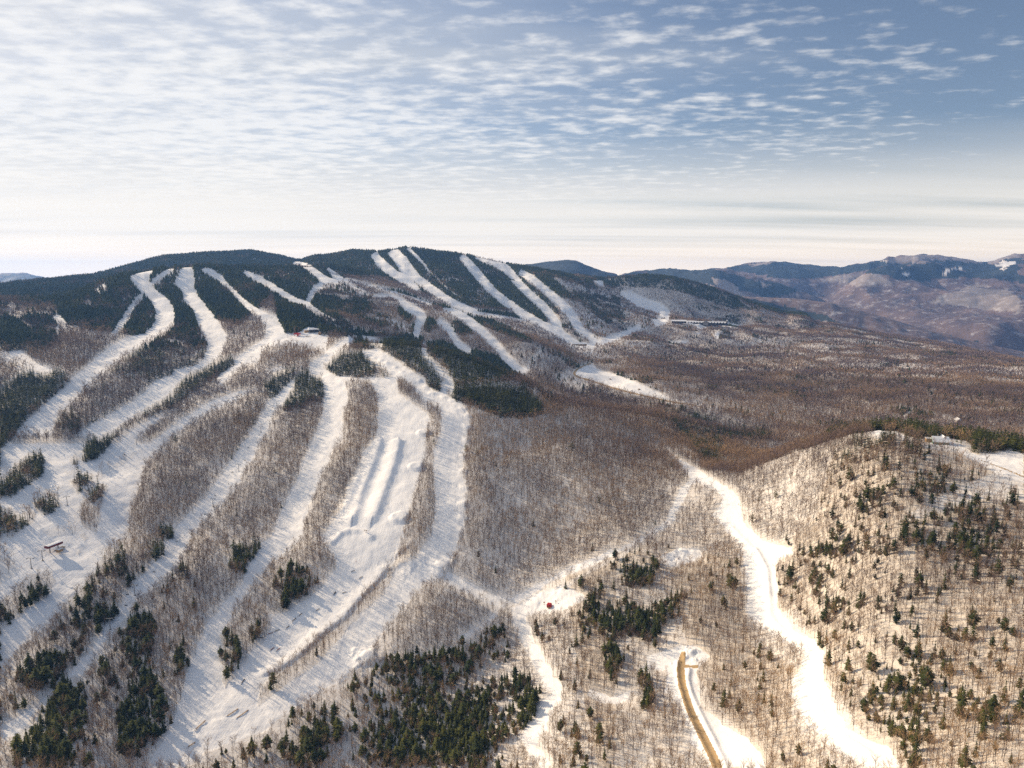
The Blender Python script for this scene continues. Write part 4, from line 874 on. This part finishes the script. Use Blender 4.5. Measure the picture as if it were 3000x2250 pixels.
def copy_to(o, loc, rz, label=None):
    c = clone(o); c.location = loc; c.rotation_euler.z = rz
    if label: c['label'] = label
    return c
def gable(mb_w, mb_r, W, L, H, rise, over=.5, th=.35, x0=0, y0=0, z0=0):
    """walls with gable ends along y, and a roof slab; ridge runs along y"""
    mb_w.prism([(x0 - W/2, z0), (x0 + W/2, z0), (x0 + W/2, z0 + H), (x0, z0 + H + rise), (x0 - W/2, z0 + H)], y0 - L/2, y0 + L/2)
    k = rise / (W / 2); e = W / 2 + over
    mb_r.prism([(x0 - e, z0 + H - k * over + .04), (x0, z0 + H + rise + .04), (x0 + e, z0 + H - k * over + .04), (x0 + e, z0 + H - k * over + th), (x0, z0 + H + rise + th + .1), (x0 - e, z0 + H - k * over + th)], y0 - L/2 - over, y0 + L/2 + over)
import bmesh
def facing(p): return math.atan2(-p.x, p.y)       # turns local +y away from the camera position, +x to the right

# house on the right ridge
p = spot('W', 1120, 525); az = facing(p)
h = thing('house', 'green walled house under a white snow covered roof on the right ridge', 'house', p - Vector((0, 0, .8)), az + .25)
w1 = MB(); r1 = MB(); gable(w1, r1, 11, 15, 3.4, 4.6)
# long side faces the valley: turn by a quarter
w2 = MB(); r2 = MB(); gable(w2, r2, 7, 10, 4.2, 4.4)
wo = w1.done('wall', M_GREEN, h); ro = r1.done('roof', M_SNOW, h); wo.rotation_euler.z = ro.rotation_euler.z = math.pi / 2
wc = w2.done('gable_wing', M_WHITE, h); rc = r2.done('wing_roof', M_SNOW, h); wc.location = rc.location = (3.5, 3.5, 0)
a = MB(); a.box((-9.5, 4, 2.4), (6, 6, 4.8)); an = a.done('annex', M_TAN, h); a = MB(); a.box((-9.5, 4, 5.0), (6.6, 6.6, .4)); a.done('annex_roof', M_SNOW, h)
for x in (-5.5, -2, 1.5, 5):
    f = MB().box((x, -5.56, 1.9), (1.7, .1, 1.4)).done('window', M_WHITE, h); MB().box((x, -5.63, 1.9), (1.4, .06, 1.1)).done('pane', M_GLASS, f)
MB().box((-6.8, -5.58, 1.2), (1.1, .12, 2.2)).done('door', M_DARK, h); MB().box((-2, 2, 9.2), (1, 1, 1.8)).done('chimney', M_STONE, h)
# pale house beyond the ridge
p = spot('7', 1735, 350); p = p if p.xy.length > 900 else spot('7', 1735, 335)
h = thing('house', 'small pale house among bare trees just beyond the right ridge', 'house', p + Vector((0, 0, 1)), facing(p) + .5)
w1 = MB(); r1 = MB(); gable(w1, r1, 10, 14, 8.5, 4.5); w1.done('wall', M_WHITE, h); r1.done('roof', M_SNOW, h)
for x in (-3, 3): MB().box((x, -7.06, 4.5), (1.6, .1, 1.8)).done('window', M_GLASS, h)
# red shelter on the ridge
p = spot('7', 1322, 398)
h = thing('shelter', 'small red open shelter at the edge of the ridge evergreens', 'shelter', p, facing(p) - .3)
r = MB(); r.prism([(-4.2, 5), (0, 7.4), (4.2, 5), (4.2, 5.4), (0, 7.9), (-4.2, 5.4)], -3.2, 3.2); r.done('roof', M_RED, h)
for x in (-3.6, 3.6):
    for y in (-2.7, 2.7): MB().box((x, y, 2.3), (.35, .35, 5.6)).done('post', M_RED, h)
MB().box((0, 2.7, 2.2), (7, .2, 3.4)).done('back_panel', M_DKRED, h)
# long slopeside hotel
p = spot('H', 925, 405); az = facing(p); S = p.xy.length / FOC
h = thing('hotel', 'long dark hotel with a snowy roof at the foot of the slopes', 'hotel', p + Vector((0, 0, 1)), az)
L = 650 * .13333 * S; w = MB(); r = MB(); gable(w, r, 26, L, 13, 7, 1.2, 1.0); wo = w.done('wall', M_DARK, h); ro = r.done('roof', M_SNOW, h)
for o in (wo, ro): o.rotation_euler.z = math.pi / 2
n = 15
for k in range(n):
    x = -L / 2 + L * (k + .5) / n
    d = MB(); d.prism([(x - 4.5, 8), (x + 4.5, 8), (x + 4.5, 14.5), (x, 18.5), (x - 4.5, 14.5)], -15.5, -8); g_ = d.done('dormer', M_DARK, h)
    MB().box((x, -15.6, 12.5), (3.2, .2, 3)).done('pane', M_GLASS, g_)
    MB().box((x, -13.15, 4), (4.5, .2, 3)).done('window', M_GLASS, h)
d = MB(); d.prism([(-14, 0), (14, 0), (14, 16), (0, 28), (-14, 16)], -22, -4); d.done('entrance_gable', M_STONE, h)
MB().box((L/2 - 3, -4, 12), (9, 12, 26)).done('tower', M_STONE, h); MB().prism([(L/2 - 9, 25), (L/2 + 3, 25), (L/2 - 3, 32)], -10, 2).done('tower_roof', M_SNOW, h)
p2 = spot('H', 490, 372); h = thing('hotel_wing', 'lower dark wing of the hotel with a snowy roof, nearest the ski run', 'hotel', p2 + Vector((0, 0, 1)), facing(p2) - .04)
L2 = 215 * .13333 * S; w = MB(); r = MB(); gable(w, r, 22, L2, 11, 6, 1.2, 1.0); wo = w.done('wall', M_DARK, h); ro = r.done('roof', M_SNOW, h)
for o in (wo, ro): o.rotation_euler.z = math.pi / 2
for k in range(5): MB().box((-L2/2 + L2 * (k + .5) / 5, -11.1, 5), (5, .2, 4)).done('window', M_GLASS, h)
# base lodge where the far runs meet
p = spot('C', 1098, 727); h = thing('base_lodge', 'small dark building with a snowy roof where the far ski runs meet', 'lodge', p, facing(p) + .1)
w = MB(); r = MB(); gable(w, r, 16, 60, 8, 5, 1, .8); wo = w.done('wall', M_TAN, h); ro = r.done('roof', M_SNOW, h)
for o in (wo, ro): o.rotation_euler.z = math.pi / 2
for k in range(4): MB().box((-22 + 14 * k, -8.1, 4), (6, .2, 3)).done('window', M_GLASS, h)
# hilltop lodge, lift hut, tan hut, brush heap
p = spot('L', 885, 548); az = facing(p); h = thing('hilltop_lodge', 'dark fronted lodge with a thick snowy roof on the hilltop plateau', 'lodge', p, az + .12)
w = MB(); w.box((0, 6, 3.6), (24, 12, 7.2)); w.done('wall', M_DARK, h)
r = MB(); r.prism([(-13, 7.2), (13, 7.2), (13, 8.6), (2, 10.2), (-13, 11.4)], -1.5, 14); r.done('roof', M_SNOW, h)
for k in range(5): MB().box((-9.2 + 4.6 * k, -.06, 3.8), (3.4, .1, 2.8)).done('window', M_GLASS, h)
MB().box((-12.2, -1.2, 3.6), (.5, .5, 7.2)).done('post', M_WHITE, h); MB().box((12.2, -1.2, 3.6), (.5, .5, 7.2)).done('post', M_WHITE, h)
MB().box((-17, 9, 3), (10, 10, 6)).done('rear_wing', M_TAN, h); MB().box((-17, 9, 6.5), (11, 11, .9)).done('rear_roof', M_SNOW, h)
p = spot('L', 1015, 590); h = thing('hut', 'tan wooden hut beside the dark hilltop lodge', 'hut', p, facing(p) - .2); w = MB(); r = MB(); gable(w, r, 6.5, 8, 5, 3); w.done('wall', M_TAN, h); r.done('roof', M_TAN, h); MB().box((0, -4.05, 1.3), (1.4, .1, 2.6)).done('door', M_DARK, h)
p = spot('L', 525, 622); h = thing('lift_station', 'bright red lift station with a curved roof left of the hilltop lodge', 'lift station', p, facing(p) - .25)
arc = [(-9 * math.cos(t), 5.2 + 2.6 * math.sin(t)) for t in np.linspace(0, math.pi, 9)]
MB().prism(arc[::-1], -3, 3).done('roof', M_RED, h); MB().box((0, 0, 4.6), (17, 5.4, 1.3)).done('canopy_side', M_RED, h)
MB().box((1, 1, 2.2), (4, 3, 4.4)).done('cabin', M_RED, h)
for x in (-6.5, 6.5): MB().tube((x, 0, -.3), (x, 0, 5), .45).done('post', M_STEEL, h)
p = spot('L', 745, 640); b = MB()
for k in range(90):
    x = random.gauss(0, 5); y = random.gauss(0, 2); q = Vector((random.uniform(-1, 1), random.uniform(-1, 1), random.uniform(.3, 1.4))); b.tube((x, y, -.1), (x + q.x * 1.5, y + q.y * 1.5, q.z * 2.2), .12, 4, .04)
o = b.done('brush_heap', M_BRUSH); o.location = p; o['label'] = 'round heap of brown brushwood on the snow in front of the hilltop lodge'; o['category'] = 'brush heap'
# chairlift terminal, lower left
p = spot('T', 880, 640); az = facing(p); h = thing('chairlift_terminal', 'dark red chairlift terminal with a snow topped canopy on the open snow', 'lift station', p, az + .62)
sec = [(-3.2, 7.2), (-2.6, 6.2), (2.6, 6.2), (3.2, 7.2), (2.7, 8.3), (0, 8.9), (-2.7, 8.3)]
c_ = MB(); c_.prism(sec, -8.2, 8.2); co = c_.done('canopy', M_DKRED, h); co.rotation_euler.z = -math.pi / 2
t_ = MB(); t_.prism([(-2.75, 8.36), (2.75, 8.36), (2.5, 8.75), (0, 9.35), (-2.5, 8.75)], -7.8, 7.8); to = t_.done('canopy_snow', M_SNOW, h); to.rotation_euler.z = -math.pi / 2
for x in (-4.5, 4.5): MB().tube((x, 0, -2), (x, 0, 6.4), .6, 10).done('mast', M_STEEL, h)
MB().tube((5.9, 0, 5.7), (5.9, 0, 6.0), 2.3, 24).done('bullwheel', M_BLACK, h)
MB().box((2, -5.5, 1.3), (5, 3.5, 2.8)).done('operator_cabin', M_TAN, h); MB().box((2, -5.5, 2.9), (5.6, 4.1, .35)).done('cabin_roof', M_SNOW, h)
MB().box((5, 3, .1), (16, 5, .6)).done('loading_deck', M_DARK, h)
# lift towers, ropes and chairs
def tower_proto(loc, rz, label, hh=11):
    t = thing('lift_tower', label, 'lift tower', loc, rz, None)
    MB().tube((0, 0, -1), (0, 0, hh), .42, 10, .28).done('pole', M_STEEL, t)
    MB().box((0, 0, hh - .2), (6.4, .35, .35)).done('crossarm', M_STEEL, t)
    for x in (-3, 3):
        wv = MB(); wv.box((x, 0, hh - .65), (.16, 3.4, .35))
        for y in (-1.3, -.45, .45, 1.3): wv.tube((x - .12, y, hh - .45), (x + .12, y, hh - .45), .24, 8)
        wv.done('sheave_train', M_BLACK, t)
    MB().box((0, 0, 0), (1.6, 1.6, .7)).done('footing', M_STONE, t); return t
tw0 = None
lines = [('red chairlift ending at the lower left terminal', [('T', 690, 790), ('T', 510, 915)]),
         ('lift along the run below the hilltop lodge', [('4', 345, 315), ('1', 885, 1445), ('1', 1237, 1160), ('1', 1632, 905), ('1', 1810, 800)]),
         ('lift in the narrow cut through the leafless wood', [('4', 565, 950), ('4', 690, 775), ('B', 60, 1435), ('B', 245, 1180), ('B', 405, 905), ('B', 520, 720)]),
         ('lift up the leftmost run', [('A', 225, 1590), ('A', 760, 1290), ('A', 1336, 335)]),
         ('lift on the plateau right of the hilltop lodge', [('L', 320, 660), ('L', 130, 800)])]
TOPS = []
nth = ('first', 'second', 'third', 'fourth', 'fifth', 'sixth')
for name, pts in lines:
    P = [spot(*q) for q in pts]; tops = []
    for k, q in enumerate(P):
        a_ = P[min(k + 1, len(P) - 1)]; b_ = P[max(k - 1, 0)]; d = a_ - b_; rz = math.atan2(-d.x, d.y)
        lab = 'grey steel tower of the ' + name + (', %s from its lower end' % nth[k] if len(P) > 2 else (', nearer the terminal' if k == 0 and 'terminal' in name else ', farther down the snow' if 'terminal' in name else ', %s one' % ('upper' if k == 0 else 'lower')))
        lab = ' '.join(lab.split()[:16])
        if tw0 is None: tw0 = tower_proto(q, rz, lab); t = tw0
        else: t = copy_to(tw0, q, rz, lab)
        t['group'] = 'chairlift towers'; t['label'] = lab
        n_ = Vector((math.cos(rz), math.sin(rz), 0)); tops.append((q + Vector((0, 0, 10.6)) - 3 * n_, q + Vector((0, 0, 10.6)) + 3 * n_))
    c_ = MB()
    for k in range(len(tops) - 1):
        for sd_ in (0, 1):
            A_, B_2 = tops[k][sd_], tops[k + 1][sd_]; prev = A_
            for j in range(1, 9):
                f = j / 8; q = A_.lerp(B_2, f) - Vector((0, 0, (A_ - B_2).length * .03 * 4 * f * (1 - f) * .5)); c_.tube(prev, q, .035, 4); prev = q
    o = c_.done('haul_rope', M_BLACK); o['label'] = 'thin steel rope of the ' + name; o['category'] = 'cable'; o['group'] = 'chairlift ropes'; o['label'] = ' '.join(o['label'].split()[:16])
    TOPS.append(tops)
ch0 = None; kk = 0
for li, n_c in ((2, 3), (1, 2)):
    tops = TOPS[li]
    for k in range(len(tops) - 1):
        for j in range(n_c):
            f = (j + .5) / n_c; sd_ = (k + j) % 2; A_, B_2 = tops[k][sd_], tops[k + 1][sd_]; q = A_.lerp(B_2, f) - Vector((0, 0, (A_ - B_2).length * .03 * 4 * f * (1 - f) * .5)); d = B_2 - A_
            lab = 'empty dark chair hanging from the ' + lines[li][0]
            if ch0 is None:
                ch0 = thing('lift_chair', lab, 'lift chair', q, 0, 'chairs hanging from the lifts')
                MB().tube((0, 0, 0), (0, 0, -2.4), .06, 6).done('hanger', M_STEEL, ch0); MB().box((0, .2, -3.9), (2.5, .6, .14)).done('seat', M_BLACK, ch0); MB().box((0, -.12, -3.45), (2.5, .1, .8)).done('backrest', M_BLACK, ch0)
                MB().tube((-1.25, 0, -2.4), (1.25, 0, -2.4), .06, 6).tube((-1.25, 0, -2.4), (-1.25, 0, -3.9), .05, 6).tube((1.25, 0, -2.4), (1.25, 0, -3.9), .05, 6).done('frame', M_STEEL, ch0); t = ch0
            else: t = copy_to(ch0, q, 0, lab)
            t.rotation_euler.z = math.atan2(-d.x, d.y); t['group'] = 'chairs hanging from the ' + lines[li][0]; t['label'] = lab
# two tall poles on the plateau
for k, x in enumerate((372, 408)):
    p = spot('L', x, 700); t = thing('lamp_pole', '%s of two slim poles on the snow left of the red lift station' % ('left' if k == 0 else 'right'), 'pole', p, 0, 'poles on the plateau')
    MB().tube((0, 0, 0), (0, 0, 13), .28, 8, .16).done('pole', M_TAN, t); MB().box((0, 0, 13), (1.6, .5, .5)).done('lamp', M_STEEL, t)
# red pump hut in the clearing
p = spot('R', 880, 715); h = thing('pump_hut', 'small red hut on a tan base in the snowy clearing', 'hut', p, facing(p) - .15)
MB().box((0, 0, .7), (5.6, 4.4, 1.8)).done('base', M_TAN, h)
MB().prism([(-3.2, 1.6), (3.2, 1.6), (3.2, 4.2), (2.2, 5.3), (-2.2, 5.3), (-3.2, 4.2)], -2.6, 2.6).done('cabin', M_RED, h); MB().box((0, .3, 5.38), (4.2, 4.6, .12)).done('roof', M_RED, h)
MB().box((-1.4, -2.64, 2.7), (1.1, .1, 2.0)).done('door', M_DKRED, h); MB().box((1.3, -2.64, 3.3), (1.3, .1, 1)).done('window', M_GLASS, h); h.scale = (.8, .8, .8)
def snow_gun(loc, rz, lab):
    t = thing('snow_gun', lab, 'snow gun', loc, rz, None); MB().tube((0, 0, -.4), (0, 0, 3.2), .14, 8).done('mast', M_STEEL, t)
    MB().tube((0, -1.0, 3.4), (0, 1.1, 4.0), .85, 14, .7).done('barrel', M_TAN, t)
    t.scale = (.7, .7, .7)
    for k in range(3): MB().tube((0, 0, .9), (1.3 * math.cos(2.1 * k), 1.3 * math.sin(2.1 * k), -.3), .08, 6).done('leg', M_STEEL, t)
    return t
sg = snow_gun(spot('R', 985, 650), .6, 'tan snow gun on a tripod right of the red hut')
t = copy_to(sg, spot('R', 797, 672), 2.2, 'snow gun on a tripod left of the red hut')
for q, lab in ((('B', 1152, 1620), 'snow gun on the snow heap below the terrain park banks'), (('B', 1215, 935), 'dark snow gun at the tip of the narrow tree strip'), (('5', 478, 455), 'snow gun beside the round snow mound in the park')):
    copy_to(sg, spot(*q), random.uniform(0, 6), lab)
# terrain park rails
RAILS = [('4',1370,975,1396,968),('4',1404,961,1430,952),('4',1464,946,1480,932),('4',1494,911,1515,893),('4',1529,881,1546,868),('4',1310,990,1342,994),('4',1383,1058,1403,1043),('4',1415,1060,1432,1047),
 ('4',1235,1228,1252,1205),('4',1160,1395,1218,1356),('4',1210,1405,1270,1362),('4',1000,1465,1052,1418),('4',960,1553,998,1530),('4',1705,775,1718,760),('4',1620,853,1632,846),('5',400,655,418,650),('5',355,765,375,759),('5',310,770,320,758),('5',440,690,458,680)]
where = ['beside the small wood, left of a pair', 'beside the small wood, right of a pair', 'up the run from the pair by the wood', 'long box above the pair by the wood', 'at the snowy foot of the evergreen knoll', 'right against the evergreens of the run edge', 'left of two reddish ones in mid run', 'right of two reddish ones in mid run',
 'alone near the tip of the long evergreen island', 'left of the two long ones low on the run', 'right of the two long ones low on the run', 'pale long one lower left of the two long ones', 'lowest on the whole run', 'high on the run by the slope edge', 'small one right of the evergreen knoll', 'upmost of the park, left', 'right one of the upper steep group', 'left one of the upper steep group', 'upmost of the park, right']
for k, (s_, x0, y0, x1, y1) in enumerate(RAILS):
    a_ = spot(s_, x0, y0); b_ = spot(s_, x1, y1); d = b_ - a_; L_ = min(max(d.length, 4), 14); c = (a_ + b_) / 2; c.z = float(ground_z(c.x, c.y))
    t = thing('park_rail', 'terrain park rail, ' + where[k], 'park rail', c, math.atan2(-d.x, d.y), 'terrain park rails')
    t.rotation_euler.x = math.atan2(d.z, d.xy.length)
    MB().box((0, 0, .5), (.7, L_, .3), 0, .05).done('rail_top', M_DKRED if k in (6, 7, 0) else M_TAN if k in (9, 10, 11, 12) else M_DARK, t)
    for y in (-L_ * .4, 0, L_ * .4): MB().box((0, y, .1), (.5, .25, .6)).done('leg', M_STEEL, t)
    MB().box((0, -L_/2 - .6, .45), (1.2, 1.2, .6), 0, .15).done('take_off_block', M_SNOW, t)
# snow groomers on the field by the road
for k, q in enumerate((('C', 1350, 1000), ('C', 1583, 1083))):
    p = spot(*q); t = thing('snow_groomer', 'snow groomer on the roadside snow field, %s' % ('nearer the bend' if k == 0 else 'nearer the narrow end'), 'snow groomer', p, 1.1 + k)
    MB().box((0, -.6, 1.5), (2.6, 4.6, 1.3), 0, .15).done('body', M_YEL, t); c_ = MB().box((0, 1.1, 2.7), (2.4, 2.0, 1.5), 0, .2).done('cab', M_RED, t); MB().box((0, 2.13, 2.8), (2.0, .08, 1.0)).done('window', M_GLASS, c_)
    for x in (-1.9, 1.9): MB().box((x, -.2, .6), (1.2, 6, 1.2), 0, .35).done('track', M_BLACK, t)
    MB().box((0, 4.0, .8), (5, .3, 1.3), .0).done('blade', M_STEEL, t)
# skiers
def skier(name_loc, rz, lab, jk):
    me = bpy.data.meshes.new('body')
    V_ = [(0,0,.95),(0,.02,1.2),(0,.05,1.45),(0,.08,1.58),(0,.1,1.7),(-.12,0,.9),(-.14,.12,.5),(-.14,0,.08),(.12,0,.9),(.14,.12,.5),(.14,0,.08),(-.2,.06,1.42),(-.32,.12,1.16),(-.3,.38,1.1),(.2,.06,1.42),(.32,.12,1.16),(.3,.38,1.1)]
    E_ = [(0,1),(1,2),(2,3),(3,4),(0,5),(5,6),(6,7),(0,8),(8,9),(9,10),(2,11),(11,12),(12,13),(2,14),(14,15),(15,16)]
    me.from_pydata(V_, E_, []); R_2 = [.16,.17,.18,.07,.11,.1,.08,.06,.1,.08,.06,.08,.06,.045,.08,.06,.045]
    o = bpy.data.objects.new('person', me); COL.objects.link(o); m = o.modifiers.new('skin', 'SKIN'); o.modifiers.new('sub', 'SUBSURF').levels = 1
    bm_ = bmesh.new(); bm_.from_mesh(me); ly = bm_.verts.layers.skin.verify()
    for v, r_ in zip(bm_.verts, R_2): v[ly].radius = (r_, r_); v[ly].use_root = (v.index == 0)
    bm_.to_mesh(me); bm_.free(); me.materials.append(jk)
    o.location = name_loc; o.rotation_euler.z = rz; o['label'] = lab; o['category'] = 'person'; o['group'] = 'skiers on the runs'
    sk = MB(); sk.box((0, .1, 1.72), (.2, .22, .2), 0, .08); sk.done('helmet', M_BLACK, o)
    return o
M_J1 = flat('red_jacket', (.35, .05, .04)); M_J2 = flat('dark_jacket', (.03, .03, .04)); M_J3 = flat('orange_jacket', (.6, .2, .04))
for q, lab, jk in ((('T', 618, 950), 'skier in dark clothes below the lift towers on the open snow', M_J2), (('T', 1118, 570), 'skier in a dark jacket between the terminal and the shrubs', M_J2), (('T', 350, 900), 'skier in red left of the lower lift tower', M_J1),
                   (('B', 1800, 1466), 'skier in orange crossing the wide right run', M_J3), (('B', 1815, 1466), 'skier in dark clothes following the orange skier on the wide right run', M_J2), (('5', 425, 605), 'skier in red standing below the round snow mound', M_J1)):
    o = skier(spot(*q), random.uniform(0, 6), lab, jk)
    for x in (-.14, .14): MB().box((x, .15, .02), (.1, 1.7, .04)).done('ski', M_BLACK, o)
